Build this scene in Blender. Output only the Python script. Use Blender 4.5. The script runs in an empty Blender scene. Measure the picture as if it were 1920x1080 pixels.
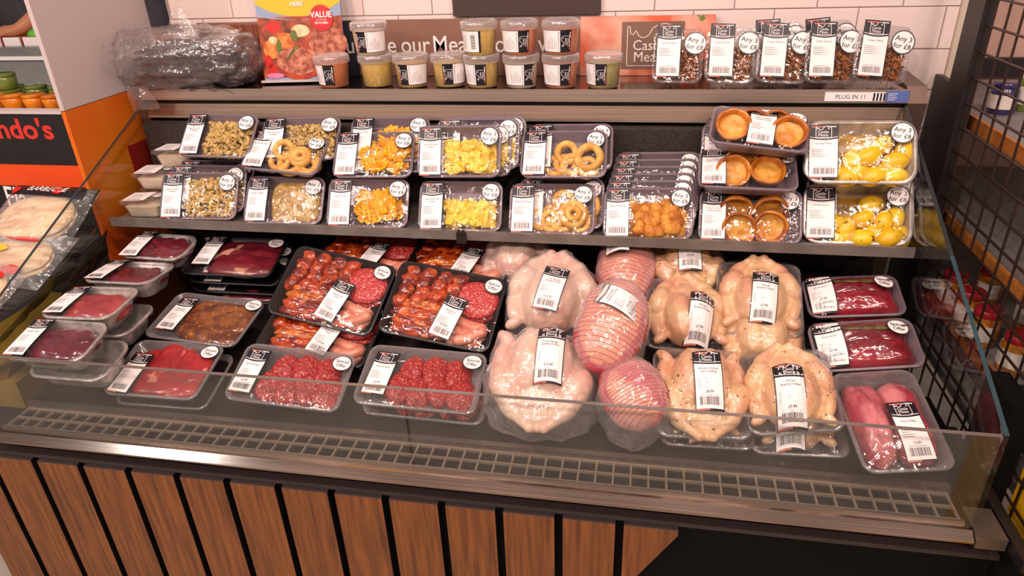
import bpy, bmesh, math, random
from mathutils import Matrix, Vector, noise
from mathutils.bvhtree import BVHTree
R = math.radians
scene = bpy.context.scene
COL = scene.collection

# ------------------------------------------------------------------ camera, world, lights, exposure
cam_d = bpy.data.cameras.new('camera'); cam = bpy.data.objects.new('camera', cam_d); COL.objects.link(cam)
cam_d.sensor_width = 36.0; cam_d.lens = 1312.69 / 1920 * 36
cam_d.clip_start = 0.02
CAM_P, CAM_PITCH, CAM_YAW, CAM_ROLL = (1.3988, -1.0124, 1.5905), .4767, .1967, -.0394
cam.matrix_world = Matrix.Translation(CAM_P) @ Matrix.Rotation(CAM_YAW, 4, 'Z') @ Matrix.Rotation(math.pi/2 - CAM_PITCH, 4, 'X') @ Matrix.Rotation(CAM_ROLL, 4, 'Z')
scene.camera = cam
w = bpy.data.worlds.new('shop_ambient'); scene.world = w; w.use_nodes = True
w.node_tree.nodes['Background'].inputs[0].default_value = (1.0, .78, .71, 1)
w.node_tree.nodes['Background'].inputs[1].default_value = .36
def lamp(name, loc, target, power, size, color, spread=180):
    d = bpy.data.lights.new(name, 'AREA'); d.shape = 'DISK'; d.size = size; d.energy = power; d.color = color; d.spread = R(spread)
    o = bpy.data.objects.new(name, d); COL.objects.link(o); o.location = loc
    o.rotation_euler = (Vector(target) - Vector(loc)).to_track_quat('-Z', 'Y').to_euler()
for lx in (-1.5, -.42, .68, 1.78, 2.9):
    lamp('ceiling_downlight', (lx, -2.0, 2.75), (lx*.8+.2, .3, .8), 19, .16, (1, .76, .67))
for lx in (.2, 1.3, 2.3):
    lamp('ceiling_downlight', (lx, -.55, 2.85), (lx, .3, .9), 15, .18, (1, .75, .66))
lamp('ceiling_downlight', (-1.2, -1.2, 2.7), (.2, .5, .9), 12, .35, (.85, .95, 1))
scene.view_settings.view_transform = 'Standard'; scene.view_settings.look = 'None'
scene.view_settings.gamma = 1; scene.view_settings.use_curve_mapping = False
scene.view_settings.exposure = -0.06
scene.cycles.transparent_max_bounces = 40
scene.cycles.max_bounces = 8
scene.cycles.caustics_reflective = False; scene.cycles.caustics_refractive = False

# ------------------------------------------------------------------ materials
def srgb(r, g, b):
    f = lambda c: (c/255/12.92) if c/255 <= .04045 else ((c/255+.055)/1.055)**2.4
    return (f(r), f(g), f(b), 1)
MATS = {}
def mat(name, c1, c2=None, scale=30, rough=.5, metal=0, bump=0, bscale=None, specks=None, coat=0, ramp=(.4, .6), detail=4,
        stretch=None, spec=.5, sss=0, alpha=1, tex='noise', emit=0, specks2=None):
    m = bpy.data.materials.new(name); m.use_nodes = True; MATS[name] = m
    nt = m.node_tree; N = nt.nodes; L = nt.links; p = N['Principled BSDF']
    p.inputs['Base Color'].default_value = c1; p.inputs['Roughness'].default_value = rough; p.inputs['Metallic'].default_value = metal
    p.inputs['Specular IOR Level'].default_value = spec
    p.inputs['Coat Weight'].default_value = coat; p.inputs['Coat Roughness'].default_value = .12
    if sss:
        p.inputs['Subsurface Weight'].default_value = sss; p.inputs['Subsurface Radius'].default_value = (.01, .004, .003); p.inputs['Subsurface Scale'].default_value = 1
    if emit:
        p.inputs['Emission Color'].default_value = c1; p.inputs['Emission Strength'].default_value = emit
    vec = None
    if c2 or bump or specks:
        tc = N.new('ShaderNodeTexCoord'); oi = N.new('ShaderNodeObjectInfo')
        mul = N.new('ShaderNodeMath'); mul.operation = 'MULTIPLY'; mul.inputs[1].default_value = 7.3; L.new(oi.outputs['Random'], mul.inputs[0])
        add = N.new('ShaderNodeVectorMath'); add.operation = 'ADD'; L.new(tc.outputs['Object'], add.inputs[0]); L.new(mul.outputs[0], add.inputs[1])
        mp = N.new('ShaderNodeMapping'); L.new(add.outputs[0], mp.inputs[0]); mp.inputs['Scale'].default_value = stretch or (1, 1, 1)
        vec = mp.outputs[0]
    col = None
    def tnode(sc, kind='noise', det=detail):
        if kind == 'voronoi':
            t = N.new('ShaderNodeTexVoronoi'); t.inputs['Scale'].default_value = sc; L.new(vec, t.inputs['Vector']); return t.outputs['Distance']
        t = N.new('ShaderNodeTexNoise'); t.inputs['Scale'].default_value = sc; t.inputs['Detail'].default_value = det; L.new(vec, t.inputs['Vector']); return t.outputs['Fac']
    if c2:
        t = tnode(scale, tex); r = N.new('ShaderNodeValToRGB'); L.new(t, r.inputs[0])
        r.color_ramp.elements[0].position = ramp[0]; r.color_ramp.elements[1].position = ramp[1]
        r.color_ramp.elements[0].color = c1; r.color_ramp.elements[1].color = c2; col = r.outputs[0]
    for sp in (specks, specks2):
        if not sp: continue
        sc_, lo, c3 = sp
        t = tnode(sc_, 'noise', 2); r = N.new('ShaderNodeValToRGB'); L.new(t, r.inputs[0])
        r.color_ramp.elements[0].position = lo; r.color_ramp.elements[1].position = lo+.03
        mx = N.new('ShaderNodeMix'); mx.data_type = 'RGBA'; L.new(r.outputs[0], mx.inputs['Factor'])
        if col: L.new(col, mx.inputs[6])
        else: mx.inputs[6].default_value = c1
        mx.inputs[7].default_value = c3; col = mx.outputs[2]
    if col: L.new(col, p.inputs['Base Color'])
    if bump:
        t = tnode(bscale or scale, tex); b = N.new('ShaderNodeBump'); b.inputs['Strength'].default_value = bump; b.inputs['Distance'].default_value = .002
        L.new(t, b.inputs['Height']); L.new(b.outputs[0], p.inputs['Normal'])
    if alpha < 1: p.inputs['Alpha'].default_value = alpha
    return m
def film_mat(name, tint=(1, 1, 1, 1), base=.05, fres=.7, rough=.08, bump=.25, bscale=45, haze=0, hazec=(.9, .85, .85, 1), stretch=(1, 1, 1), dirt=0):
    m = bpy.data.materials.new(name); m.use_nodes = True; MATS[name] = m; nt = m.node_tree; N = nt.nodes; L = nt.links
    N.remove(N['Principled BSDF']); out = N['Material Output']
    tr = N.new('ShaderNodeBsdfTransparent'); tr.inputs[0].default_value = tint
    gl = N.new('ShaderNodeBsdfGlossy'); gl.inputs['Roughness'].default_value = rough; gl.inputs[0].default_value = (1, 1, 1, 1)
    lw = N.new('ShaderNodeLayerWeight'); lw.inputs['Blend'].default_value = .5
    pw = N.new('ShaderNodeMath'); pw.operation = 'POWER'; L.new(lw.outputs['Facing'], pw.inputs[0]); pw.inputs[1].default_value = 4.5
    ma = N.new('ShaderNodeMath'); ma.operation = 'MULTIPLY_ADD'; L.new(pw.outputs[0], ma.inputs[0]); ma.inputs[1].default_value = fres; ma.inputs[2].default_value = base+.02
    mix = N.new('ShaderNodeMixShader'); L.new(ma.outputs[0], mix.inputs[0]); L.new(gl.outputs[0], mix.inputs[2])
    tc = N.new('ShaderNodeTexCoord')
    if bump:
        mp = N.new('ShaderNodeMapping'); L.new(tc.outputs['Object'], mp.inputs[0]); mp.inputs['Scale'].default_value = stretch
        oi = N.new('ShaderNodeObjectInfo'); mu = N.new('ShaderNodeMath'); mu.operation = 'MULTIPLY'; mu.inputs[1].default_value = 9; L.new(oi.outputs['Random'], mu.inputs[0]); L.new(mu.outputs[0], mp.inputs['Location'])
        t = N.new('ShaderNodeTexNoise'); t.inputs['Scale'].default_value = bscale; t.inputs['Detail'].default_value = 3; t.inputs['Distortion'].default_value = 1.2; L.new(mp.outputs[0], t.inputs['Vector'])
        b = N.new('ShaderNodeBump'); b.inputs['Strength'].default_value = bump; b.inputs['Distance'].default_value = .01; L.new(t.outputs['Fac'], b.inputs['Height']); L.new(b.outputs[0], gl.inputs['Normal']); L.new(b.outputs[0], lw.inputs['Normal'])
    if haze:
        df = N.new('ShaderNodeBsdfDiffuse'); df.inputs[0].default_value = hazec
        mh = N.new('ShaderNodeMixShader'); mh.inputs[0].default_value = haze; L.new(tr.outputs[0], mh.inputs[1]); L.new(df.outputs[0], mh.inputs[2])
        if not dirt:
            hz = N.new('ShaderNodeMath'); hz.operation = 'MULTIPLY_ADD'; pq = N.new('ShaderNodeMath'); pq.operation = 'POWER'; L.new(lw.outputs['Facing'], pq.inputs[0]); pq.inputs[1].default_value = 2.0
            L.new(pq.outputs[0], hz.inputs[0]); hz.inputs[1].default_value = haze*2.2; hz.inputs[2].default_value = haze*.6; L.new(hz.outputs[0], mh.inputs[0])
        if dirt:
            t2 = N.new('ShaderNodeTexNoise'); t2.inputs['Scale'].default_value = 5; t2.inputs['Detail'].default_value = 8; L.new(tc.outputs['Object'], t2.inputs['Vector'])
            m2 = N.new('ShaderNodeMath'); m2.operation = 'MULTIPLY'; m2.inputs[1].default_value = haze*2; L.new(t2.outputs['Fac'], m2.inputs[0]); L.new(m2.outputs[0], mh.inputs[0])
        L.new(mh.outputs[0], mix.inputs[1])
    else: L.new(tr.outputs[0], mix.inputs[1])
    L.new(mix.outputs[0], out.inputs[0])
    return m
S = srgb
film_mat('tight_film', base=.055, fres=.85, rough=.07, bump=.8, bscale=32)
film_mat('cling_film', base=.035, fres=.75, rough=.07, bump=.35, bscale=26)
film_mat('bag_film', base=.07, fres=.9, rough=.09, bump=1.0, bscale=24, haze=.15)
film_mat('bundle_film', base=.10, fres=.8, rough=.14, bump=1.0, bscale=26, haze=.14, hazec=(.6, .52, .5, 1))
film_mat('glass', tint=(.95, .97, .965, 1), base=.0, fres=.55, rough=.01, bump=0)
film_mat('front_glass', tint=(.95, .965, .96, 1), base=.02, fres=.6, rough=.03, bump=0, haze=.012, hazec=(.8, .8, .78, 1), dirt=1)
film_mat('clear_plastic', tint=(.94, .93, .93, 1), base=.05, fres=.9, rough=.08, bump=.1, bscale=60, haze=.05)
film_mat('tray_clear', tint=(.75, .72, .73, 1), base=.06, fres=.8, rough=.15, bump=.1, haze=.30, hazec=(.52, .47, .48, 1))
film_mat('lid_plastic', tint=(.9, .88, .88, 1), base=.08, fres=.9, rough=.12, bump=.2, haze=.30, hazec=(.72, .68, .67, 1))
mat('tile_white', S(232, 214, 208), rough=.25, coat=.3)
mat('grout', S(165, 150, 145), rough=.9)
mat('trim_cream', S(205, 190, 172), rough=.5)
mat('steel', S(168, 148, 134), S(148, 130, 118), scale=60, rough=.15, metal=1, stretch=(.05, 1, 8), bump=.03)
mat('steel_dull', S(138, 126, 116), rough=.38, metal=.85)
mat('shelf_grey', S(150, 142, 136), S(132, 124, 118), scale=14, rough=.4, metal=.6)
mat('steel_lip', S(196, 176, 162), S(176, 158, 146), scale=60, rough=.42, metal=.85, stretch=(.05, 1, 8))
mat('end_steel', S(112, 92, 82), rough=.4, metal=.7)
mat('deck_steel', S(54, 45, 42), rough=.28, metal=.7)
mat('canopy_steel', S(158, 136, 120), S(140, 120, 106), scale=60, rough=.3, metal=1, stretch=(.05, 1, 8))
mat('well_dark', S(46, 38, 36), rough=.5)
mat('back_mesh', S(50, 40, 36), S(30, 24, 22), scale=260, rough=.6, tex='voronoi', bump=.3)
mat('black_panel', S(13, 11, 11), rough=.8, spec=.15)
mat('black_metal', S(30, 23, 22), rough=.45)
mat('slat_wood', S(142, 84, 36), S(88, 48, 18), scale=11, rough=.42, stretch=(9, 1, .55), ramp=(.3, .7), detail=6, bump=.03)
mat('slat_edge', S(54, 43, 43), rough=.55)
mat('grille_bar', S(140, 124, 108), rough=.4, metal=.2)
mat('glass_edge', S(44, 68, 74), rough=.1, coat=.6)
mat('glass_edge_dark', S(44, 48, 48), rough=.15)
mat('glass_edge_light', S(108, 98, 94), rough=.2, coat=.5)
mat('floor_tile', S(190, 180, 165), S(170, 160, 148), scale=6, rough=.5)
mat('paper', S(244, 236, 234), rough=.55); mat('ink_black', S(22, 21, 30), rough=.4); mat('ink_red', S(205, 110, 95), rough=.5); mat('ink_grey', S(120, 112, 112), rough=.6)
mat('tray_grey', S(116, 100, 108), rough=.32, spec=.6); mat('tray_black', S(18, 16, 17), rough=.3)
mat('aluminium', S(204, 196, 190), S(172, 164, 158), scale=40, rough=.34, metal=.55, bump=.3, bscale=50)
mat('fries', S(246, 190, 26), S(232, 150, 18), scale=60, rough=.5, bump=.3)
mat('cube_potato', S(246, 224, 116), S(226, 186, 58), scale=70, rough=.5, bump=.25, specks=(170, .68, S(120, 100, 30)))
mat('ring_batter', S(226, 180, 96), S(205, 148, 62), scale=45, rough=.55, bump=.5)
mat('breaded', S(214, 150, 58), S(170, 96, 30), scale=50, rough=.65, bump=.9, bscale=220)
mat('pudding', S(206, 126, 38), S(140, 66, 16), scale=26, rough=.38, bump=.5, coat=.3); mat('pudding_well', S(226, 170, 72), S(200, 130, 40), scale=40, rough=.35, bump=.4)
mat('baby_potato', S(240, 200, 30), S(222, 176, 26), scale=20, rough=.34, coat=.15, specks=(120, .66, S(110, 72, 20)), specks2=(45, .72, S(90, 55, 15)))
mat('butter', S(178, 138, 44), S(140, 100, 30), scale=18, rough=.25, coat=.5, specks=(120, .66, S(90, 70, 20)))
mat('stuffing', S(216, 186, 116), S(188, 150, 80), scale=80, rough=.7, bump=.8, bscale=200, specks=(120, .63, S(70, 84, 30)))
mat('gratin', S(200, 166, 104), S(160, 122, 66), scale=55, rough=.4, bump=.7, specks=(140, .63, S(90, 88, 34)))
mat('crisp_onion', S(176, 108, 50), S(112, 58, 22), scale=120, rough=.6)
mat('liver', S(112, 32, 46), S(84, 18, 32), scale=18, rough=.2, coat=.6, bump=.2)
mat('raw_beef', S(168, 24, 26), S(140, 14, 20), scale=16, rough=.3, coat=.4, bump=.2, specks=(22, .70, S(200, 120, 100)))
mat('steak', S(122, 30, 42), S(96, 20, 34), scale=14, rough=.28, coat=.4, bump=.3, specks=(13, .62, S(196, 140, 116)))
mat('lamb', S(150, 48, 56), S(176, 70, 70), scale=14, rough=.28, coat=.4, bump=.3, specks=(18, .66, S(205, 150, 130)))
mat('marinade', S(138, 74, 22), S(92, 40, 12), scale=34, rough=.25, coat=.6, bump=.6, specks=(90, .64, S(176, 120, 36)))
mat('mince', S(206, 44, 38), S(150, 18, 20), scale=190, rough=.35, coat=.3, bump=1.0, tex='voronoi', ramp=(.1, .5), specks=(210, .62, S(226, 130, 112)))
mat('mince_pink', S(216, 74, 66), S(180, 40, 42), scale=190, rough=.35, coat=.3, bump=.8, tex='voronoi', ramp=(.1, .5), specks=(230, .60, S(234, 156, 138)))
mat('bbq', S(196, 72, 16), S(112, 24, 8), scale=30, rough=.22, coat=.7, bump=.6, specks=(42, .62, S(206, 104, 28)))
mat('bbq_amber', S(206, 112, 22), S(150, 60, 12), scale=40, rough=.22, coat=.7, bump=.5)
mat('sausage_pink', S(226, 150, 124), S(208, 122, 98), scale=30, rough=.3, coat=.4, bump=.15)
mat('chicken_skin', S(226, 186, 140), S(220, 160, 128), scale=12, rough=.32, coat=.3, bump=.35, bscale=150, sss=.15, specks=(60, .735, S(96, 84, 30)))
mat('chicken_herb', S(226, 188, 140), S(220, 164, 130), scale=12, rough=.32, coat=.3, bump=.35, bscale=150, sss=.15, specks=(130, .66, S(88, 80, 28)))
mat('chicken_pale', S(230, 196, 172), S(222, 170, 148), scale=10, rough=.3, coat=.4, bump=.25, bscale=120, sss=.15)
mat('gammon_rind', S(228, 146, 108), S(216, 122, 96), scale=14, rough=.35, coat=.4, bump=.2)
mat('gammon_lean', S(196, 70, 84), S(232, 150, 146), scale=16, rough=.3, coat=.5, bump=.2)
mat('netting', S(150, 60, 48), rough=.6)
mat('duck', S(150, 26, 44), S(106, 12, 28), scale=12, rough=.2, coat=.8, bump=.3); mat('herb_green', S(92, 92, 36), S(60, 40, 20), scale=60, rough=.6)
mat('fillet', S(208, 122, 126), S(160, 56, 72), scale=24, rough=.25, coat=.7, bump=.25, stretch=(1, .5, 1), specks=(17, .66, S(236, 190, 176)))
mat('soup_orange', S(222, 130, 70), S(206, 116, 60), scale=30, rough=.4); mat('soup_yellow', S(230, 192, 98), S(216, 176, 80), scale=60, rough=.4)
mat('soup_gold', S(226, 180, 90), rough=.4); mat('soup_green', S(190, 180, 110), S(170, 160, 96), scale=50, rough=.4); mat('soup_cream', S(228, 206, 172), rough=.45)
mat('sauce_cream', S(238, 220, 190), S(226, 204, 172), scale=60, rough=.5)
mat('dark_wrap', S(58, 46, 44), S(96, 80, 70), scale=9, rough=.22, bump=1.0, stretch=(1, 1, 6), coat=.5)
mat('dark_bag', S(74, 64, 68), S(48, 40, 44), scale=8, rough=.3, bump=.5, stretch=(1, 5, 5))
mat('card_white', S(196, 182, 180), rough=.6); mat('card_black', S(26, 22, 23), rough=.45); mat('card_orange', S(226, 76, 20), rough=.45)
mat('card_side', S(214, 70, 14), S(224, 132, 20), scale=1.6, rough=.45, ramp=(.42, .62)); mat('card_red', S(150, 28, 18), rough=.5)
mat('logo_red', S(206, 48, 38), rough=.5); mat('print_white', S(240, 236, 232), rough=.5)
mat('poster_blue', S(142, 158, 184), rough=.4); mat('poster_yellow', S(242, 182, 20), rough=.4); mat('poster_red', S(206, 26, 34), rough=.4)
mat('poster_coals', S(84, 34, 20), S(196, 84, 40), scale=36, rough=.4, ramp=(.35, .65)); mat('poster_steak', S(216, 140, 108), S(140, 58, 36), scale=55, rough=.4, ramp=(.35, .62))
mat('poster_steak_side', S(190, 70, 30), S(150, 40, 22), scale=30, rough=.4); mat('poster_kebab', S(228, 150, 66), S(196, 84, 30), scale=45, rough=.4); mat('poster_green', S(98, 110, 44), rough=.4); mat('poster_pink', S(220, 120, 160), rough=.4); mat('poster_tomato', S(204, 30, 20), rough=.4); mat('poster_cream', S(240, 214, 170), S(220, 170, 110), scale=40, rough=.4)
mat('banner_brown', S(134, 98, 84), S(158, 118, 100), scale=1.8, rough=.35); mat('banner_navy', S(50, 50, 60), rough=.35); mat('banner_wood', S(150, 84, 54), S(110, 54, 34), scale=8, rough=.4, stretch=(9, 1, 1))
mat('banner_meat', S(226, 110, 78), S(240, 178, 156), scale=9, rough=.35, specks=(26, .66, S(120, 130, 60))); mat('banner_logo', S(134, 104, 88), rough=.35)
mat('wall_sign', S(66, 48, 46), rough=.5)
mat('blue_label', S(92, 112, 178), rough=.4)
mat('bread', S(236, 208, 160), S(206, 160, 104), scale=12, rough=.7, bump=.2, stretch=(1, 5, 1)); mat('bread_pack_red', S(206, 38, 26), rough=.3); mat('bread_pack_yellow', S(232, 190, 60), rough=.3); mat('bread_pack_blue', S(44, 84, 160), rough=.3)
mat('grill_bread', S(226, 190, 130), S(96, 52, 24), scale=5, rough=.6, stretch=(7, 1, 1), ramp=(.55, .62))
mat('olive_panel', S(132, 104, 24), rough=.6)
mat('wood_shelf', S(196, 124, 56), S(160, 92, 36), scale=12, rough=.5, stretch=(8, 1, 1)); mat('rack_panel', S(206, 168, 152), rough=.6); mat('grey_shelf', S(128, 124, 122), rough=.5)
mat('rack_wire', S(64, 46, 40), rough=.35, metal=.6)
mat('jar_red', S(170, 34, 44), rough=.4); mat('jar_amber', S(206, 138, 40), S(160, 90, 24), scale=60, rough=.2, coat=.6); mat('jar_label', S(226, 216, 206), rough=.5)
mat('jar_orange', S(226, 134, 30), S(206, 108, 24), scale=20, rough=.15, coat=.7); mat('jar_green', S(104, 122, 50), rough=.15, coat=.7); mat('jar_navy', S(48, 44, 92), rough=.2, coat=.6); mat('jar_plum', S(78, 40, 56), rough=.2, coat=.6)
mat('leaf_green', S(48, 120, 40), S(30, 84, 28), scale=20, rough=.5); mat('yellow_card', S(236, 180, 24), rough=.5)
mat('skin', S(200, 140, 104), S(190, 126, 92), scale=10, rough=.5); mat('clothes_grey', S(74, 72, 80), S(54, 52, 60), scale=6, rough=.8); mat('green_cloth', S(104, 200, 60), S(80, 170, 46), scale=20, rough=.6)
mat('far_dark', S(52, 50, 54), S(76, 72, 76), scale=2.5, rough=.8); mat('far_grey', S(126, 128, 122), S(104, 106, 102), scale=3, rough=.3)
mat('copper', S(196, 126, 60), rough=.35, metal=.6); mat('grey_lid', S(150, 140, 136), rough=.4)
LABEL_MATS = ['paper', 'ink_black', 'ink_red', 'ink_grey']

# ------------------------------------------------------------------ mesh helpers
class MB:
    def __init__(s): s.v = []; s.f = []; s.m = []
    def add(s, vs, fs, m=0, X=None):
        n = len(s.v)
        s.v += [tuple(X @ Vector(p)) if X else tuple(p) for p in vs]
        s.f += [tuple(i+n for i in f) for f in fs]; s.m += [m]*len(fs); return s
    def box(s, x0, x1, y0, y1, z0, z1, m=0, X=None):
        return s.add([(x, y, z) for z in (z0, z1) for y in (y0, y1) for x in (x0, x1)], [(0, 2, 3, 1), (4, 5, 7, 6), (0, 1, 5, 4), (2, 6, 7, 3), (0, 4, 6, 2), (1, 3, 7, 5)], m, X)
    def rings(s, rs, m=0, cap0=False, cap1=False, X=None):
        n = len(rs[0]); vs = [p for r in rs for p in r]; fs = []
        for i in range(len(rs)-1):
            for j in range(n):
                k = (j+1) % n; fs.append((i*n+j, i*n+k, (i+1)*n+k, (i+1)*n+j))
        if cap0: fs.append(tuple(range(n))[::-1])
        if cap1: fs.append(tuple((len(rs)-1)*n+j for j in range(n)))
        return s.add(vs, fs, m, X)
    def lathe(s, prof, n=24, m=0, X=None, cap0=True, cap1=True, rib=None):
        rs = []
        for (r, z) in prof:
            rs.append([(r*math.cos(2*math.pi*j/n), r*math.sin(2*math.pi*j/n), z) for j in range(n)])
        return s.rings(rs, m, cap0, cap1, X)
    def tube(s, path, rad, n=8, m=0, X=None):
        pts = [Vector(p) for p in path]; rs = []
        rad = rad if isinstance(rad, (list, tuple)) else [rad]*len(pts)
        up = Vector((0.13, .31, 1)).normalized()
        for i, p in enumerate(pts):
            t = (pts[min(i+1, len(pts)-1)] - pts[max(i-1, 0)]).normalized()
            a = t.cross(up)
            if a.length < .05: a = t.cross(Vector((1, 0, 0)))
            a.normalize(); b = t.cross(a)
            rs.append([tuple(p + rad[i]*(math.cos(2*math.pi*j/n)*a + math.sin(2*math.pi*j/n)*b)) for j in range(n)])
        return s.rings(rs, m, True, True, X)
    def stroke(s, pts, wd, m=0, z=0, closed=False):
        P = [Vector((p[0], p[1])) for p in pts]
        if closed: P.append(P[0])
        for a, b in zip(P, P[1:]):
            d = b-a
            if d.length < 1e-9: continue
            d.normalize(); nn = Vector((-d.y, d.x))*wd/2; a2 = a-d*wd*.3; b2 = b+d*wd*.3
            s.add([(*(a2+nn), z), (*(a2-nn), z), (*(b2-nn), z), (*(b2+nn), z)], [(0, 1, 2, 3)], m)
        return s
    def grid(s, x0, x1, y0, y1, nx, ny, m=0, z=0):
        vs = [(x0+(x1-x0)*i/nx, y0+(y1-y0)*j/ny, z) for j in range(ny+1) for i in range(nx+1)]
        return s.add(vs, [(j*(nx+1)+i, j*(nx+1)+i+1, (j+1)*(nx+1)+i+1, (j+1)*(nx+1)+i) for j in range(ny) for i in range(nx)], m)
    def map(s, fn): s.v = [tuple(fn(*p)) for p in s.v]; return s
    def mesh(s, name, mats, smooth=False, angle=None):
        me = bpy.data.meshes.new(name); me.from_pydata(s.v, [], s.f)
        for mm in ([mats] if isinstance(mats, str) else mats): me.materials.append(MATS[mm])
        me.polygons.foreach_set('material_index', s.m)
        if smooth:
            me.polygons.foreach_set('use_smooth', [True]*len(s.f))
            if angle: me.set_sharp_from_angle(angle=R(angle))
        me.update(); return me
def obj(name, me, parent=None, X=None):
    o = bpy.data.objects.new(name, me); COL.objects.link(o)
    if parent: o.parent = parent
    if X is not None: o.matrix_local = X
    return o
def tag(o, label=None, cat=None, group=None, kind=None):
    for k, v_ in (('label', label), ('category', cat), ('group', group), ('kind', kind)):
        if v_: o[k] = v_
    return o
def thing(name, label, cat, X, group=None):
    o = obj(name, None, None, X); o.empty_display_size = .03
    return tag(o, label, cat, group)
def T(x, y, z): return Matrix.Translation((x, y, z))
def RX(a): return Matrix.Rotation(R(a), 4, 'X')
def RY(a): return Matrix.Rotation(R(a), 4, 'Y')
def RZ(a): return Matrix.Rotation(R(a), 4, 'Z')
def SC(a, b=None, c=None): return Matrix.Diagonal((a, b or a, c or a, 1))
def pose(c, yaw, tilt, roll): return T(*c) @ RZ(yaw) @ RX(tilt) @ RZ(roll)
def rrect(w_, h_, r, n=5, sub=1):
    r = max(.0005, min(r, w_/2-1e-4, h_/2-1e-4)); pts = []
    cs = [(w_/2-r, h_/2-r, 0), (-w_/2+r, h_/2-r, 90), (-w_/2+r, -h_/2+r, 180), (w_/2-r, -h_/2+r, 270)]
    for k, (cx, cy, a0) in enumerate(cs):
        arc = [(cx+r*math.cos(R(a0+90*i/n)), cy+r*math.sin(R(a0+90*i/n))) for i in range(n+1)]
        pts += arc
        nx_, ny_, na = cs[(k+1) % 4]; b = (nx_+r*math.cos(R(na)), ny_+r*math.sin(R(na)))
        for i in range(1, sub): pts.append((arc[-1][0]+(b[0]-arc[-1][0])*i/sub, arc[-1][1]+(b[1]-arc[-1][1])*i/sub))
    return pts
CACHE = {}
def cached(key, fn):
    if key not in CACHE: CACHE[key] = fn()
    return CACHE[key]
def nz(p, s_, seed=0): return noise.noise(Vector((p[0]*s_+seed*3.7, p[1]*s_-seed*1.9, p[2]*s_+seed)))
def ico(sub):
    def f():
        bm = bmesh.new(); bmesh.ops.create_icosphere(bm, subdivisions=sub, radius=1); bm.verts.ensure_lookup_table()
        r = ([tuple(v.co) for v in bm.verts], [tuple(v.index for v in f_.verts) for f_ in bm.faces]); bm.free(); return r
    return cached(('ico', sub), f)
def blob(rx, ry, rz, seed=0, amp=.1, freq=2.0, sub=2, taper=0):
    vs, fs = ico(sub); out = []
    for p in vs:
        k = 1+amp*nz(p, freq, seed)+amp*.5*nz(p, freq*2.3, seed+5)
        t = 1+taper*p[1]
        out.append((p[0]*rx*k*t, p[1]*ry*k, p[2]*rz*k*t))
    return MB().add(out, fs)
def slab(rx, ry, t, seed=0, n=28, k=7, wob=.1, top=.3, p=2.6, m=0):
    """a lumpy flat piece of food: superellipse outline, domed rough top, flat base at z=0"""
    mb = MB(); rs = []
    ol = []
    for j in range(n):
        a = 2*math.pi*j/n; c_, s_ = math.cos(a), math.sin(a)
        q = (abs(c_)**p+abs(s_)**p)**(-1/p)*(1+wob*nz((c_*1.2, s_*1.2, 0), 1.3, seed))
        ol.append((rx*q*c_, ry*q*s_))
    def zt(x, y, kk): return t*((1-kk**3.2)**.5*.75+.25)*(1+top*nz((x/rx, y/ry, 0), 2.2, seed+2)+top*.5*nz((x/rx, y/ry, 0), 6, seed+4))
    rs.append([(x*.9, y*.9, 0) for x, y in ol]); rs.append([(x, y, t*.15) for x, y in ol])
    for i in range(k):
        kk = (1-i/k)*.985
        rs.append([(x*kk, y*kk, zt(x*kk, y*kk, kk)) for x, y in ol])
    mb.rings(rs, m, True, True); return mb
def tray_mb(w_, h_, d, r=.024, rim=.006, taper=.014, sub=1, flute=0):
    mb = MB(); spec = [(rim+taper, -d), (rim+taper*.85, -d+.004), (rim+.0015, -.005), (0, -.0045), (0, -.001), (.001, 0), (rim-.001, 0), (rim+.0005, -.002), (rim+taper*.85, -d+.007), (rim+taper+.004, -d+.003)]
    rs = []
    for i, (ins, z) in enumerate(spec):
        P = rrect(w_-2*ins, h_-2*ins, r-ins*.5, 6, sub)
        if flute and i in (1, 2, 7, 8): P = [(x*(1+flute*(1 if j % 2 else -1)), y*(1+flute*(1 if j % 2 else -1))) for j, (x, y) in enumerate(P)]
        rs.append([(x, y, z) for x, y in P])
    mb.rings(rs, 0, True, True); return mb
def film_field(w_, h_, hf, nx=22, ny=16, it=10, amp=.0, seed=0, freq=60):
    """height field of film stretched over contents; hf(x,y) is the height the contents reach (rim plane = 0)"""
    Z = [[0]*(nx+1) for _ in range(ny+1)]; H = [[0]*(nx+1) for _ in range(ny+1)]
    for j in range(ny+1):
        for i in range(nx+1):
            x = (i/nx-.5)*w_; y = (j/ny-.5)*h_; H[j][i] = hf(x, y) if (0 < i < nx and 0 < j < ny) else 0
            Z[j][i] = H[j][i]
    for _ in range(it):
        for j in range(1, ny):
            for i in range(1, nx):
                a = (Z[j-1][i]+Z[j+1][i]+Z[j][i-1]+Z[j][i+1])/4
                Z[j][i] = max(H[j][i], a)
    for j in range(1, ny):
        for i in range(1, nx):
            a = (Z[j-1][i]+Z[j+1][i]+Z[j][i-1]+Z[j][i+1])/4; Z[j][i] = .5*Z[j][i]+.5*a+.0012
            if amp: Z[j][i] += amp*abs(nz((i/nx*w_, j/ny*h_, 0), freq, seed))
    def fz(x, y):
        u = min(max((x/w_+.5)*nx, 0), nx-1e-6); v_ = min(max((y/h_+.5)*ny, 0), ny-1e-6); i = int(u); j = int(v_); a = u-i; b = v_-j
        return (Z[j][i]*(1-a)+Z[j][i+1]*a)*(1-b)+(Z[j+1][i]*(1-a)+Z[j+1][i+1]*a)*b
    return fz, nx, ny
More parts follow.
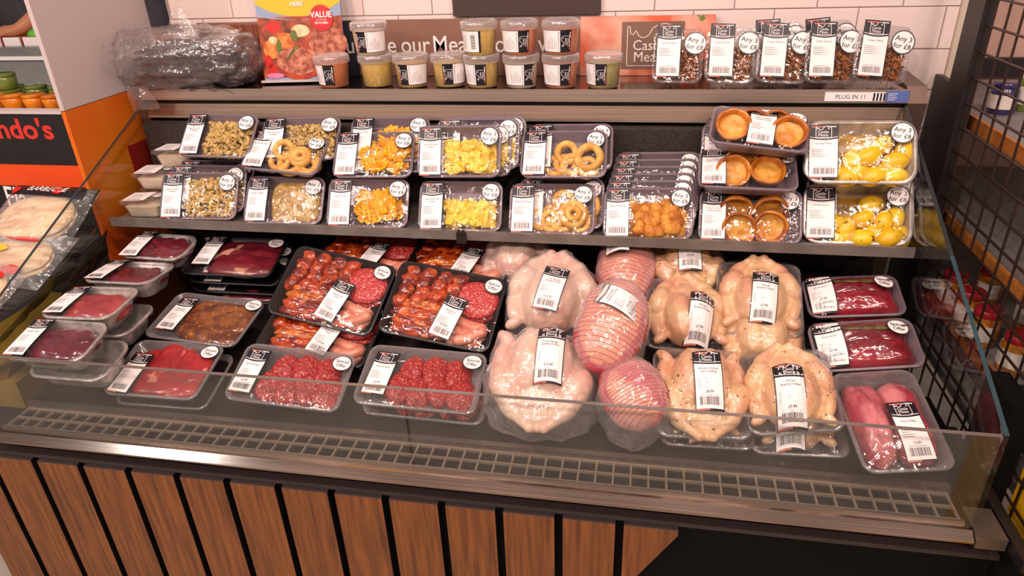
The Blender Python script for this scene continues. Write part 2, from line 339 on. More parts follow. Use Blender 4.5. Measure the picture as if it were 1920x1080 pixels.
def film_mb(w_, h_, r, fz, nx, ny, skirt=.012):
    mb = MB().grid(-.5, .5, -.5, .5, nx, ny)
    def f(u, v_, z):
        # squircle map of the unit square on to the rounded rectangle
        x = u*w_; y = v_*h_
        cx = max(abs(x)-(w_/2-r), 0); cy = max(abs(y)-(h_/2-r), 0); d = math.hypot(cx, cy)
        if d > r:
            x = math.copysign(w_/2-r+cx/d*r, x); y = math.copysign(h_/2-r+cy/d*r, y)
        return (x, y, fz(u*w_, v_*h_)+.0008)
    mb.map(f)
    P = rrect(w_+.001, h_+.001, r, 5, 3)
    mb.rings([[(x, y, .0006) for x, y in P], [(x*.995, y*.995, -skirt) for x, y in P]])
    return mb

# ------------------------------------------------------------------ printed labels and text
def text_geo(s_, size, align='CENTER', bold=0, resolution=2):
    def f():
        cu = bpy.data.curves.new('t', 'FONT'); cu.body = s_; cu.size = size; cu.align_x = align; cu.align_y = 'CENTER'; cu.resolution_u = resolution; cu.offset = bold; cu.space_line = .9
        o = bpy.data.objects.new('t', cu); COL.objects.link(o); dg = bpy.context.evaluated_depsgraph_get(); dg.update()
        me = o.evaluated_get(dg).to_mesh(); r = ([tuple(v.co) for v in me.vertices], [tuple(p.vertices) for p in me.polygons])
        bpy.data.objects.remove(o); bpy.data.curves.remove(cu); return r
    return cached(('txt', s_, size, align, bold, resolution), f)
def put_text(mb, s_, size, x, y, z, m=0, rot=0, align='CENTER', bold=0, sx=1, shear=0, res=2):
    vs, fs = text_geo(s_, size, align, bold, res); c_, n_ = math.cos(R(rot)), math.sin(R(rot))
    mb.add([(x+(a*sx+shear*b)*c_-b*n_, y+(a*sx+shear*b)*n_+b*c_, z) for a, b, _ in vs], fs, m)
LOGO = [(0, 0), (1, 0), (1, .62), (.97, .74), (.88, .80), (.74, .83), (.60, .80), (.50, .74), (.44, .62), (.34, .55), (.24, .58), (.17, .70), (.12, .62), (.06, .64), (.05, .78), (0, .78)]
def put_logo(mb, x, y, wd, z, m, rot=0, lw=.03, txt=True):
    c_, n_ = math.cos(R(rot)), math.sin(R(rot))
    def tr(a, b): a = (a-.5)*wd; b = (b-.4)*wd; return (x+a*c_-b*n_, y+a*n_+b*c_)
    mb.stroke([tr(*p) for p in LOGO], lw*wd, m, z, True)
    mb.stroke([tr(.78, .62), tr(.84, .62), tr(.84, .70), tr(.78, .70)], lw*wd*.8, m, z, True)
    if txt:
        for s_, yy in (('Castle', .40), ('Meats', .17)):
            p = tr(.46, yy); put_text(mb, s_, wd*.29, p[0], p[1], z, m, rot, bold=0, sx=.95)
    return mb
Z1 = .0003
def label_mb(title, lw=.054, lh=.122, price=None, band=.27):
    """shop label: black logo band with curved edge, white field with title, small print, barcode; thin black border"""
    mb = MB(); x0, x1, y0, y1 = -lw/2, lw/2, -lh/2, lh/2
    mb.grid(x0-.0016, x1+.0016, y0-.0035, y1+.001, 6, 12, 1, 0)                       # black border
    mb.grid(x0, x1, y0, y1-.001, 6, 12, 0, Z1)
    n = 8; top = []; bot = []
    for i in range(n+1):
        u = i/n; top.append((x0-.001+(lw+.002)*u, y1+.0008, Z1*2)); bot.append((x0-.001+(lw+.002)*u, y1-lh*band-.004*math.sin(math.pi*u)*1.0+.001, Z1*2))
    mid = [((a[0]), (a[1]+b[1])/2, Z1*2) for a, b in zip(top, bot)]
    for A, B in ((top, mid), (mid, bot)): mb.add(A+B, [(n+1+i, n+2+i, i+1, i) for i in range(n)], 1)
    mb.stroke([(b[0]*.94, b[1]+.004) for b in bot], .0012, 0, Z1*3)
    mb.grid(x0+.004, x0+lw*.55, y1-.0052, y1-.0025, 3, 1, 2, Z1*3); mb.grid(x0+lw*.64, x1-.003, y1-.0045, y1-.0025, 2, 1, 0, Z1*3)
    put_logo(mb, 0, y1-lh*band*.50, lw*.56, Z1*3, 0, lw=.035)
    yy = y1-lh*band-.011
    for s_ in title.split('|'):
        put_text(mb, s_, .0066, 0, yy, Z1*2, 1, sx=min(1, 8.5/max(1, len(s_))*1.45), bold=0); yy -= .0062
    rg = random.Random(title)
    for k in range(5):
        y_ = yy-.008-k*.0042
        mb.add([(x0+.005, y_, Z1*2), (x0+.005+lw*(.35+.45*rg.random()), y_, Z1*2), (x0+.005+lw*.3, y_+.0011, Z1*2), (x0+.005, y_+.0011, Z1*2)], [(0, 1, 2, 3)], 3)
    by0, by1 = y0+.006, y0+.020; x = -lw*.36
    if price: put_text(mb, price, .0068, 0, by1+.0085, Z1*2, 1, bold=.00008)
    mb.grid(-lw*.34, lw*.3, by1+.0022, by1+.003, 2, 1, 3, Z1*2)
    while x < lw*.36:
        bw = rg.choice((.0006, .0006, .0011, .0016)); mb.add([(x, by0, Z1*2), (x+bw, by0, Z1*2), (x+bw, by1, Z1*2), (x, by1, Z1*2)], [(0, 1, 2, 3)], 1); x += bw+rg.choice((.0007, .001, .0014))
    mb.grid(x0, x0+lw*.48, y0-.003, y0-.0006, 3, 1, 2, Z1*2)
    return mb
def sticker_mb(kind, r=.0175):
    mb = MB(); n = 36; ry = 1 if kind == 'any' else .92
    def disc(rad, m, z, star=0):
        pts = [(0, 0, z)]+[(rad*(1-(star if j % 2 else 0))*math.cos(math.pi*j/n), rad*ry*(1-(star if j % 2 else 0))*math.sin(math.pi*j/n), z) for j in range(2*n)]
        mb.add(pts, [(0, 1+j, 1+(j+1) % (2*n)) for j in range(2*n)], m)
    disc(r*1.0, 1, 0, .03); disc(r*.93, 0, Z1, .085)
    if kind == 'any':
        put_text(mb, 'Any 3', r*.60, 0, r*.26, Z1*2, 1, bold=.00012); put_text(mb, 'for £8', r*.58, 0, -r*.34, Z1*2, 1, bold=.00012)
    else:
        put_text(mb, 'Special', r*.52, 0, r*.22, Z1*2, 1, bold=.0001, sx=.95); put_text(mb, 'Offer', r*.52, 0, -r*.30, Z1*2, 1, bold=.0001, sx=.95)
    return mb
def drape(mb, X2, fz, up=.0012):
    """place a flat print at 2-D matrix X2 on the height field"""
    def f(x, y, z):
        p = X2 @ Vector((x, y, 0)); return (p.x, p.y, fz(p.x, p.y)+z+up)
    return mb.map(f)
def flat0(x, y): return 0.0015

# ------------------------------------------------------------------ setting
def struct(name, mb, m, smooth=False):
    return tag(obj(name, mb.mesh(name, m, smooth)), kind='structure')
struct('floor', MB().box(-4, 6, -3, 4, -.05, 0), 'floor_tile')
WY = .975
wall = struct('wall_back', MB().box(0.0, 2.165, WY+.004, WY+.12, 0, 2.1), 'grout')
tile_me = MB().rings([[(x, 0, z) for x, z in rrect(.1975, .0975, .002, 2)], [(x, -.003, z) for x, z in rrect(.1975, .0975, .002, 2)], [(x, -.0042, z) for x, z in rrect(.195, .095, .002, 2)]], 0, True, True).mesh('tile', 'tile_white')
for row in range(-4, 6):
    z = 1.281+.1*row+.05; off = 1.110-.0 if row % 2 else 1.010
    for k in range(-6, 7):
        xc = off+.2*k
        if xc-.1 < -.005 or xc+.1 > 2.17: 
            xa, xb = max(xc-.1, .002), min(xc+.1, 2.140)
            if xb-xa < .03: continue
            obj('tile', MB().box(xa+.001, xb-.001, -.0042, 0, -.0487, .0487).mesh('tile_cut', 'tile_white'), wall, T(0, WY+.004, z)); continue
        obj('tile', tile_me, wall, T(xc, WY+.004, z))
struct('trim_1', MB().box(2.140, 2.168, WY-.012, WY+.12, 0, 2.1), 'trim_cream')
tag(obj('wall_sign', MB().box(.872, 1.272, WY-.014, WY-.002, 1.378, 1.62).mesh('wall_sign', 'wall_sign')), 'dark brown sign panel on the white tiles above the banner', 'sign')

# ------------------------------------------------------------------ meat counter
cnt = thing('meat_counter', 'long refrigerated meat counter with glass sides and wooden slat front', 'counter', T(1, .4, 0))
CI = T(-1, -.4, 0)
def cp(name, mb, m, smooth=False, angle=None, parent=None):
    if parent is None: return obj(name, mb.mesh(name, m, smooth, angle), cnt, CI)
    return obj(name, mb.mesh(name, m, smooth, angle), parent)
cp('base_panel', MB().box(-.165, 2.06, .022, .06, .03, .556).box(0, 2.0, .06, .8, .03, .556), 'black_panel')
cp('top_ledge', MB().box(-.165, 2.06, .006, .10, .556, .566), 'slat_edge')
cp('recess', MB().box(-.10, 2.02, .028, .78, .566, .606), 'black_panel')
for k in range(14):
    xr = 1.503-.1197*k; xl = xr-.1030
    if k == 0:  # the end slat is cut off at a slant
        P = [(xl, .53), (xr, .53), (xr-.43, -.27)]
        pts = [(xl, .07), (xr-.2475, .07), (xr, .53), (xr, .55), (xl, .55)]
        pts = [(xl, .362), (xr, .537), (xr, .55), (xl, .55)]
        mb = MB().add([(x, y, z) for y in (0, .02) for x, z in pts], [(0, 1, 2, 3), (7, 6, 5, 4), (0, 4, 5, 1), (1, 5, 6, 2), (3, 7, 4, 0)], 0).add([(xl, 0, .55), (xr, 0, .55), (xr, .02, .556), (xl, .02, .556)], [(0, 1, 2, 3)], 1)
    else:
        mb = MB().box(xl, xr, .0006, .02, .07, .5495, 2).add([(xl, 0, .07), (xr, 0, .07), (xr, 0, .55), (xl, 0, .55)], [(0, 1, 2, 3)], 0).add([(xl, -.0002, .5502), (xr, -.0002, .5502), (xr, .02, .556), (xl, .02, .556)], [(0, 1, 2, 3)], 1)
    o = cp('slat', mb, ['slat_wood', 'slat_edge', 'black_panel'])
cp('front_rail', MB().add([(x, y, z) for x in (-.03, 2.0) for y, z in ((-.012, .607), (-.012, .611), (.004, .624), (.024, .624), (.024, .607))], [(0, 1, 6, 5), (1, 2, 7, 6), (2, 3, 8, 7), (3, 4, 9, 8), (4, 0, 5, 9), (0, 4, 3, 2, 1), (5, 6, 7, 8, 9)]), 'steel')
cp('rail_end', MB().box(2.002, 2.05, -.014, .06, .600, .626), 'steel_dull')
# air return grille
g = MB()
cp('grille_pan', MB().box(.01, 1.99, .014, .100, .606, .612), 'black_panel')
for yb in (.024, .056, .088): g.box(.012, 1.988, yb-.002, yb+.002, .622, .628)
nb = 58
for i in range(nb+1):
    xb = .014+1.972*i/nb; g.box(xb-.0019, xb+.0019, .022, .090, .621, .627)
gr = cp('grille', g, 'grille_bar')
cp('grille_lip', MB().box(.008, 1.992, .090, .104, .612, .640), 'steel_dull'); cp('rail_lip', MB().box(.008, 1.992, .0165, .022, .612, .630), 'steel_dull')
# deck and well
cp('deck', MB().add([(x, y, z) for x in (.008, 1.992) for y, z in ((.104, .62), (.104, .640), (.70, .775), (.70, .62))], [(0, 1, 5, 4), (1, 2, 6, 5), (2, 3, 7, 6), (3, 0, 4, 7), (0, 3, 2, 1), (4, 5, 6, 7)]), 'deck_steel')
cp('back_panel', MB().box(.006, 1.994, .735, .775, .62, 1.132), 'back_mesh')
# shelf
sh = cp('display_shelf', MB().box(.004, 1.996, .521, .735, .914, .922), 'shelf_grey')
obj('shelf_lip', MB().box(.004, .972, .514, .521, .912, .9355).box(.976, 1.996, .514, .521, .912, .9355).mesh('shelf_lip', 'shelf_grey'), sh)
obj('shelf_clip', MB().box(.962, .986, .508, .516, .905, .932).box(.966, .972, .506, .51, .932, .941).box(.978, .984, .506, .51, .932, .941).mesh('shelf_clip', 'black_metal'), sh)
for xb in (.03, 1.94): obj('shelf_bracket', MB().add([(x, y, z) for x in (xb, xb+.006) for y, z in ((.56, .914), (.735, .914), (.735, .80))], [(0, 1, 2), (5, 4, 3), (0, 3, 4, 1), (1, 4, 5, 2), (2, 5, 3, 0)]).mesh('shelf_bracket', 'steel_dull'), sh)
# canopy and top shelf
cp('top_shelf', MB().box(0.0, 2.0, .772, WY-.004, 1.200, 1.2205), 'steel')
cp('top_shelf_lip', MB().box(0.0, 2.0, .767, .773, 1.192, 1.2225), 'steel_lip')
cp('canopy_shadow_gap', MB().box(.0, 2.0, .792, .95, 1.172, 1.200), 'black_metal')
cp('canopy_trim', MB().add([(x, y, z) for x in (0, 2) for y, z in ((.778, 1.146), (.786, 1.178), (.83, 1.178), (.83, 1.140), (.782, 1.140))], [(0, 1, 6, 5), (1, 2, 7, 6), (2, 3, 8, 7), (3, 4, 9, 8), (4, 0, 5, 9), (0, 4, 3, 2, 1), (5, 6, 7, 8, 9)]), 'canopy_steel')
cp('trim_edge', MB().box(0, 2, .7772, .779, 1.1395, 1.1465), 'steel_lip')
cp('canopy_back', MB().box(0, 2.0, .83, .96, .9, 1.18), 'black_metal')
for xe in ((-.026, 0), (2.001, 2.045)):
    cp('end_cap', MB().add([(x, y, z) for x in xe for y, z in ((.79, 1.08), (.775, 1.19), (.80, 1.225), (.95, 1.232), (.95, .62), (.80, .62))], [(0, 1, 2, 3, 4, 5)[::-1], (6, 7, 8, 9, 10, 11), (0, 6, 7, 1)[::-1], (1, 7, 8, 2)[::-1], (2, 8, 9, 3)[::-1], (3, 9, 10, 4)[::-1], (5, 11, 6, 0)[::-1]]), 'end_steel')
    xm = sum(xe)/2
# glass
for xs in (.0, 2.0):
    P = [(.800, 1.185), (.780, 1.185), (.004, .832), (.004, .618), (.80, .618)]
    xa, xb = xs-.004, xs+.004; n = len(P)
    gp = cp('side_glass', MB().add([(x, y, z) for x in (xa, xb) for y, z in P], [tuple(range(n)), tuple(range(2*n-1, n-1, -1))]+[(i, i+n, (i+1) % n+n, (i+1) % n) for i in range(n)]), 'glass')
    E_ = MB(); a, b = Vector((0, .780, 1.185)), Vector((0, .004, .832)); nrm = Vector((0, -.414, .910))*.0012
    for k, (t0, t1, mm) in enumerate(((0, .55, 1), (.55, .93, 0), (.93, 1, 0)) if xs > 1 else ((0, 1, 1),)):
        p, q = a.lerp(b, t0), a.lerp(b, t1); E_.add([(xa, *(p+nrm).yz), (xb, *(p+nrm).yz), (xb, *(q+nrm).yz), (xa, *(q+nrm).yz)], [(0, 1, 2, 3)], mm)
    obj('glass_edge', E_.mesh('glass_edge', ['glass_edge', 'glass_edge_dark']), gp)
for xa, xb in ((.005, .979), (.983, 1.995)):
    gp = cp('front_glass', MB().box(xa, xb, .004, .011, .618, .8292), 'front_glass')
    obj('glass_edge', MB().box(xa, xb, .0035, .0115, .8290, .8300).mesh('glass_edge', 'glass_edge_light'), gp)
cp('price_strip', MB().box(1.815, 1.948, .7645, .767, 1.197, 1.2175), 'paper')
st = MB(); put_text(st, 'PLUG IN 11', .0135, 0, 0, 0, 0, align='LEFT')
for k in range(5): st.grid(.083+k*.0075, .087+k*.0075, -.009, .009, 1, 1, 0)
obj('price_strip_print', st.mesh('print', 'ink_black'), cnt, CI @ T(1.838, .7643, 1.207) @ RX(90))
bl = cp('shelf_tag', MB().box(1.950, 1.998, .764, .767, 1.195, 1.2205), 'blue_label')
tl = MB()
for k in range(4): tl.grid(1.953, 1.953+(.02 if k % 2 else .016), 1.2005+k*.0045, 1.2018+k*.0045, 1, 1, 0)
obj('tag_print', tl.map(lambda x, y, z: (x, .7637, y)).mesh('tag_print', 'print_white'), bl)

# ------------------------------------------------------------------ food content makers: each gets (root, w, h, d, rng)
def child(root, name, me, X): return obj(name, me, root, X)
def variants(key, n, fn, m, smooth=True): return cached(('var', key), lambda: [fn(i).mesh(key, m, smooth) for i in range(n)])
def scatter(rng, n, x0, x1, y0, y1, z0, dz, layers):
    out = []
    per = max(1, n//layers)
    for l in range(layers):
        cx = max(1, round(math.sqrt(per*(x1-x0)/(y1-y0)))); cy = max(1, math.ceil(per/cx))
        sh_ = .12*l
        for j in range(cy):
            for i in range(cx):
                x = x0+sh_*(x1-x0)+(x1-x0)*(1-2*sh_)*(i+.5+rng.uniform(-.28, .28))/cx; y = y0+(y1-y0)*(1-1.6*sh_)*(j+.5+rng.uniform(-.28, .28))/cy
                out.append((x, y, z0+dz*l+rng.uniform(-.15, .15)*dz))
    return out
def rnd_rot(rng, k=180): return RZ(rng.uniform(-180, 180)) @ RX(rng.uniform(-k, k)) @ RY(rng.uniform(-k, k))
def c_cubes(root, w_, h_, d, rng, lvl=.55):
    ms = variants('potato_cube', 3, lambda i: MB().rings([[(x, y, z) for x, y in rrect(s_, s_*.94, .0025, 2)] for s_, z in ((.0135, -.008), (.0165, -.0065), (.017, .006), (.014, .008))], 0, True, True), 'cube_potato', False)
    for p in scatter(rng, 40, -w_*.20, w_*.42, -h_*.38, -h_*.38+h_*lvl, -d+.013, .0125, 2): child(root, 'potato_cube', rng.choice(ms), T(*p) @ rnd_rot(rng, 70) @ SC(1.3))
def waffle_mb(i):
    mb = MB(); n = 11; c = .0046; t = .0035; rg = random.Random(i); cells = set()
    for a in range(n):
        for b in range(n):
            u, v_ = (a-n/2+.5)/(n/2), (b-n/2+.5)/(n/2)
            if (u*u+(v_*1.08)**2) < 1.04 and not (a % 2 and b % 2): cells.add((a, b))
    def G(a): return ((a//2)*2+(1.32 if a % 2 else 0))*c-n/2*c
    def P(a, b, s_):
        x, y = G(a), G(b)*.92
        return (x, y, s_*t*(1 if a % 2 else .72)+x*x*13+y*y*6)
    for a, b in cells:
        q = [(a, b), (a+1, b), (a+1, b+1), (a, b+1)]
        mb.add([P(*k, 1) for k in q], [(0, 1, 2, 3)]); mb.add([P(*k, -1) for k in q], [(3, 2, 1, 0)])
        for (da, db), (k0, k1) in (((0, -1), (0, 1)), ((1, 0), (1, 2)), ((0, 1), (2, 3)), ((-1, 0), (3, 0))):
            if (a+da, b+db) not in cells: mb.add([P(*q[k0], -1), P(*q[k1], -1), P(*q[k1], 1), P(*q[k0], 1)], [(0, 1, 2, 3)])
    return mb
def c_waffles(root, w_, h_, d, rng, lvl=.74):
    ms = variants('waffle_fry', 3, waffle_mb, 'fries', False)
    for k, p in enumerate(scatter(rng, 16, -w_*.12, w_*.35, -h_*.25, h_*.22, -d+.010, .010, 2)):
        child(root, 'waffle_fry', ms[k % 3], T(*p) @ RZ(rng.uniform(0, 180)) @ RX(rng.uniform(-16, 16)) @ RY(rng.uniform(-16, 16)) @ SC(rng.uniform(.95, 1.2)))
def ring_mb(i, Rm=.02, rm=.0075):
    mb = MB(); n, k = 30, 10; rs = []
    for a in range(n):
        t = 2*math.pi*a/n; rr = rm*(1+.16*nz((math.cos(t), math.sin(t), 0), 1.6, i)); RR = Rm*(1+.07*nz((math.cos(t), math.sin(t), 0), 1.1, i+9))
        rs.append([((RR+rr*math.cos(2*math.pi*b/k))*math.cos(t), (RR+rr*math.cos(2*math.pi*b/k))*math.sin(t), rr*1.15*math.sin(2*math.pi*b/k)) for b in range(k)])
    rs.append(rs[0]); return mb.rings(rs)
def c_rings(root, w_, h_, d, rng, spots=None):
    ms = cached('rings', lambda: [ring_mb(1, .024, .0085).mesh('onion_ring', 'ring_batter', True), ring_mb(2, .0195, .0075).mesh('onion_ring', 'ring_batter', True), ring_mb(3, .012, .0075).mesh('onion_ring', 'ring_batter', True)])
    for (x, y, z, k, tx, ty) in spots: child(root, 'onion_ring', ms[k], T(x*w_, y*h_, -d+.011+z) @ RX(tx) @ RY(ty) @ RZ(rng.uniform(0, 360)) @ SC(1.14))
RINGS_A = [(.03, .04, .012, 1, 18, 6), (.29, -.06, .013, 0, 12, -10), (.10, -.19, .006, 1, 8, 5), (.28, -.22, 0, 1, 0, 0), (-.10, -.20, .0, 1, 0, 10), (.02, -.16, .0, 1, 0, 10)]
RINGS_B = [(.25, -.08, .012, 0, 8, 0), (.25, -.09, .020, 2, 8, 0), (.0, -.20, .002, 1, 10, 0), (-.14, -.16, 0, 1, 0, 10), (.12, -.20, 0, 1, 0, 0), (.32, -.20, 0, 1, 5, 0)]
RINGS_C = [(-.03, .06, .016, 1, 16, 6), (.20, -.04, .012, 1, 10, 0), (.20, -.04, .016, 2, 5, 0), (-.06, -.16, .004, 1, 8, 6), (.33, -.14, .0, 1, 10, 0), (.08, -.18, .0, 0, 0, 0), (.30, -.2, 0, 1, 0, 0)]
def c_mush(root, w_, h_, d, rng):
    ms = variants('breaded_mushroom', 4, lambda i: blob(.0145, .0135, .0125, i+2, .22, 1.6, 2), 'breaded')
    for p in scatter(rng, 34, -w_*.22, w_*.41, -h_*.38, h_*.24, -d+.015, .014, 2): child(root, 'breaded_mushroom', rng.choice(ms), T(*p) @ rnd_rot(rng) @ SC(rng.uniform(1.15, 1.45)))
def pudding_mb(i):
    prof = [(.0, -.014), (.018, -.014), (.026, -.006), (.031, .006), (.0325, .013), (.0295, .0165), (.0265, .012), (.0235, .004), (.017, .0005), (.008, .0015), (.0005, .002)]
    mb = MB(); n = 30; rs = []
    for r, z in prof:
        rs.append([((r*(1+.08*nz((math.cos(2*math.pi*j/n), math.sin(2*math.pi*j/n), z*20), 1.4, i)))*math.cos(2*math.pi*j/n), r*math.sin(2*math.pi*j/n)*(1+.06*nz((math.cos(2*math.pi*j/n), math.sin(2*math.pi*j/n), 3), 1.4, i)), z+.003*nz((math.cos(2*math.pi*j/n)*r*60, math.sin(2*math.pi*j/n)*r*60, 0), 1.2, i+4)) for j in range(n)])
    mb.rings(rs[:8], 0); mb.rings(rs[7:], 1, False, True); return mb
def c_puddings(root, w_, h_, d, rng, kind=0):
    ms = cached('pud', lambda: [pudding_mb(i).mesh('yorkshire_pudding', ['pudding', 'pudding_well'], True) for i in range(3)])
    lay = {0: [(-.13, .20, .008, 55), (.21, .22, .008, 60), (-.10, -.20, .014, 30), (.20, -.16, .016, 30)], 1: [(-.27, -.02, .020, 22), (.30, -.05, .020, 20), (-.08, .26, .008, 70), (.16, .26, .008, 65)], 2: [(-.14, -.08, .018, 25), (.20, -.06, .020, 12), (-.06, .26, .012, 60), (.22, .26, .012, 60)]}[kind]
    for k, (x, y, z, tx) in enumerate(lay): child(root, 'yorkshire_pudding', ms[k % 3], T(x*w_, y*h_, -d+.014+z) @ RX(tx) @ RZ(rng.uniform(0, 360)) @ SC(1.24))
def c_potatoes(root, w_, h_, d, rng, kind=0):
    ms = variants('baby_potato', 3, lambda i: blob(.0215, .0165, .0165, i+1, .07, 1.2, 3), 'baby_potato')
    lay = {0: [(-.07, -.10, .008, 80), (.08, -.05, .016, 35), (.22, .16, .004, 40), (.32, -.12, .012, 20), (-.10, -.36, .006, 10), (.12, -.36, .012, 15), (.32, -.36, .010, 5), (.42, .05, .0, 80), (.0, -.24, .0, 0), (.24, -.26, .0, 30), (-.2, -.3, .0, 0)],
           1: [(.06, -.06, .016, 30), (.14, .18, .012, 10), (.25, -.10, .018, 75), (.36, -.02, .008, 80), (.06, -.38, .014, 5), (.30, -.36, .018, 30), (-.08, -.18, .0, 60), (.18, -.28, .006, -30), (-.16, -.36, .004, 0), (.42, -.3, 0, 80), (-.2, -.1, 0, 0)]}[kind]
    child(root, 'garlic_butter', cached('butter', lambda: slab(.094, .054, .010, 3, 40, 8, .04, .1, 4).mesh('garlic_butter', 'butter', True)), T(0, 0, -d+.003))
    for x, y, z, a in lay: child(root, 'baby_potato', rng.choice(ms), T(x*w_, y*h_, -d+.016+z) @ RZ(a) @ RX(rng.uniform(0, 180)) @ SC(rng.uniform(1.22, 1.42)))
def c_stuffing(root, w_, h_, d, rng, lvl=.8):
    def f():
        mb = MB(); rg = random.Random(3)
        for k in range(460):
            x, y = rg.uniform(-.20, .42)*w_, rg.uniform(-.42, -.42+lvl)*h_; e = max(abs((x/w_-.1)/.34), abs((y/h_+.02)/.42)); z = -d+.008+(rg.random()**.5)*(d-.002)*(1-e**4)*.85
            s_ = rg.uniform(.004, .0082); b = blob(s_, s_*rg.uniform(.6, 1), s_*.8, k, .7, 2.6, 1)
            mb.add(b.v, b.f, 0, T(x, y, z) @ rnd_rot(rg))
        return mb.mesh('stuffing_crumb', 'stuffing', False)
    tag(child(root, 'stuffing_crumb', cached('stuffing', f), T(0, 0, 0)), kind='stuff')
def c_gratin(root, w_, h_, d, rng):
    child(root, 'potato_bake', cached('gratin', lambda: slab(.066, .058, .028, 4, 40, 12, .06, .16, 5).mesh('potato_bake', 'gratin', True)), T(w_*.12, -h_*.01, -d+.003))
def c_flakes(root, w_, h_, d, rng):
    def f():
        mb = MB(); rg = random.Random(8)
        for k in range(620):
            x, y, z = rg.uniform(-.40, .40)*w_, rg.uniform(-.42, .14)*h_, rg.uniform(-d+.006, -.004)
            a, b, c_ = rg.uniform(.003, .008), rg.uniform(.0018, .0036), rg.uniform(.0006, .0012)
            mb.box(-a, a, -b, b, -c_, c_, 0, T(x, y, z) @ rnd_rot(rg))
        return mb.mesh('onion_flakes', 'crisp_onion')
    tag(child(root, 'onion_flakes', cached('flakes', f), T(0, 0, 0)), kind='stuff')

# meats
def slices(root, name, m, items, d, w_, h_):
    for k, (x, y, z, rx, ry, t, a, tilt) in enumerate(items):
        me = cached(('slice', name, k, round(rx*1000), round(ry*1000), round(t*1000)), lambda: slab(rx, ry, t, k+len(name), 34, 9, .12, .2, 3.4).mesh(name, m, True))
        child(root, name, me, T(x*w_, y*h_, -d+.003+z) @ RZ(a) @ RX(tilt))
def c_liver(root, w_, h_, d, rng): slices(root, 'liver_slice', 'liver', [(.02, .0, .016, .078, .050, .030, 2, 0), (-.02, -.10, .032, .048, .026, .014, -8, 2), (.16, .08, .032, .042, .030, .014, 30, -2)], d, w_, h_)
def c_lamb(root, w_, h_, d, rng): slices(root, 'meat_slice', 'lamb', [(.05, .0, .010, .074, .056, .040, 2, 1)], d, w_, h_)
def c_steak(root, w_, h_, d, rng): slices(root, 'steak', 'steak', [(.08, .14, .0, .098, .048, .024, 3, 0), (.10, -.18, .004, .094, .042, .021, -3, 0)], d, w_, h_)
def c_marinade(root, w_, h_, d, rng): slices(root, 'marinated_steak', 'marinade', [(.07, .14, .003, .098, .052, .024, 4, 0), (.10, -.16, .008, .090, .046, .020, -6, 2), (.26, -.02, .014, .050, .045, .014, 30, 0)], d, w_, h_)
def c_redslices(root, w_, h_, d, rng): slices(root, 'beef_slice', 'raw_beef', [(-.22, .06, .003, .034, .062, .020, 8, 0), (-.06, .10, .007, .036, .062, .020, -6, 3), (.12, .06, .007, .038, .060, .020, 12, 3), (.29, .02, .005, .036, .058, .019, -4, 3), (.02, -.22, .012, .066, .036, .014, 0, 0), (.24, -.24, .008, .046, .034, .014, 10, 0)], d, w_, h_)
def c_burgers(root, w_, h_, d, rng, mat_='mince'):
    its = [(-.10, .17), (.09, .18), (.28, .17), (-.17, -.15), (.0, -.17), (.17, -.14), (.34, -.17)]
    for k, (x, y) in enumerate(its):
        me = cached(('burger', k % 4), lambda: slab(.031, .040, .016, k+3, 34, 9, .16, .2, 2.5).mesh('grill_steak', 'mince', True))
        child(root, 'grill_steak', me, T(x*w_, y*h_, -d+.006+.003*(k % 2)) @ RZ(-14+9*(k % 3)) @ RY(24))
def sausage_mb(L_, r, bend, seed):
    pts = []; rad = []
    for i in range(15):
        u = i/14; a = (u-.5)*bend; x = (L_/bend*math.sin(a)) if abs(bend) > .01 else (u-.5)*L_; y = (L_/bend*(1-math.cos(a))) if abs(bend) > .01 else 0
        e = min(u, 1-u)*14; pts.append((x, y, 0)); rad.append(max(.0012, r*(min(1, (e*.55)**.5 if e < 3 else 1))*(1+.06*nz((u*4, 0, 0), 1.5, seed))))
    return MB().tube(pts, rad, 12)
def c_bbq(root, w_, h_, d, rng, kind=0):
    pat = cached('patty', lambda: slab(.053, .050, .018, 2, 40, 10, .05, .14, 2.1).mesh('burger_patty', 'mince_pink', True))
    child(root, 'burger_patty', pat, T(.27*w_, .18*h_, -d+.017)); child(root, 'burger_patty', pat, T(.275*w_, .165*h_, -d+.002))
    ss = cached('saus', lambda: [sausage_mb(.088, .0140, .7, i).mesh('sausage', 'sausage_pink', True) for i in range(2)])
    for k, (x, y, z, a) in enumerate([(.27, -.16, .016, -8), (.27, -.28, .014, -4), (.25, -.37, .012, 8), (.31, -.32, .026, 34)]): child(root, 'sausage', ss[k % 2], T(x*w_, y*h_, -d+z) @ RZ(a))
    ch = variants('kebab_chunk', 3, lambda i: blob(.0195, .0225, .017, i, .35, 1.7, 3), 'bbq')
    for k in range(4):
        sk = child(root, 'kebab_skewer', cached('skew', lambda: MB().tube([(0, -.05, 0), (0, .05, 0)], .0016, 6).mesh('skewer', 'bread')), T((-.38+.145*k)*w_, .20*h_, -d+.019) @ RZ(-4))
        for j in range(4): obj('meat_chunk', ch[(k+j) % 3], sk, T(.003*((j % 2)*2-1), -.040+.027*j, 0) @ RZ(15*j-20*k))
    rb = variants('bbq_rib', 3, lambda i: slab(.068, .0185, .022, i+7, 34, 8, .16, .3, 2.6), ['bbq'])
    rb2 = cached('ribamber', lambda: slab(.064, .015, .022, 3, 30, 7, .1, .25, 2.4).mesh('bbq_rib', 'bbq_amber', True))
    for k, (x, y, a) in enumerate([(-.18, -.04, 0), (-.19, -.16, 2), (-.18, -.27, -2), (-.17, -.38, 1)]): child(root, 'marinated_rib', rb2 if k == (0 if kind else 1) else rb[k % 3], T(x*w_, y*h_, -d+.012+.003*(k % 2)) @ RZ(a))
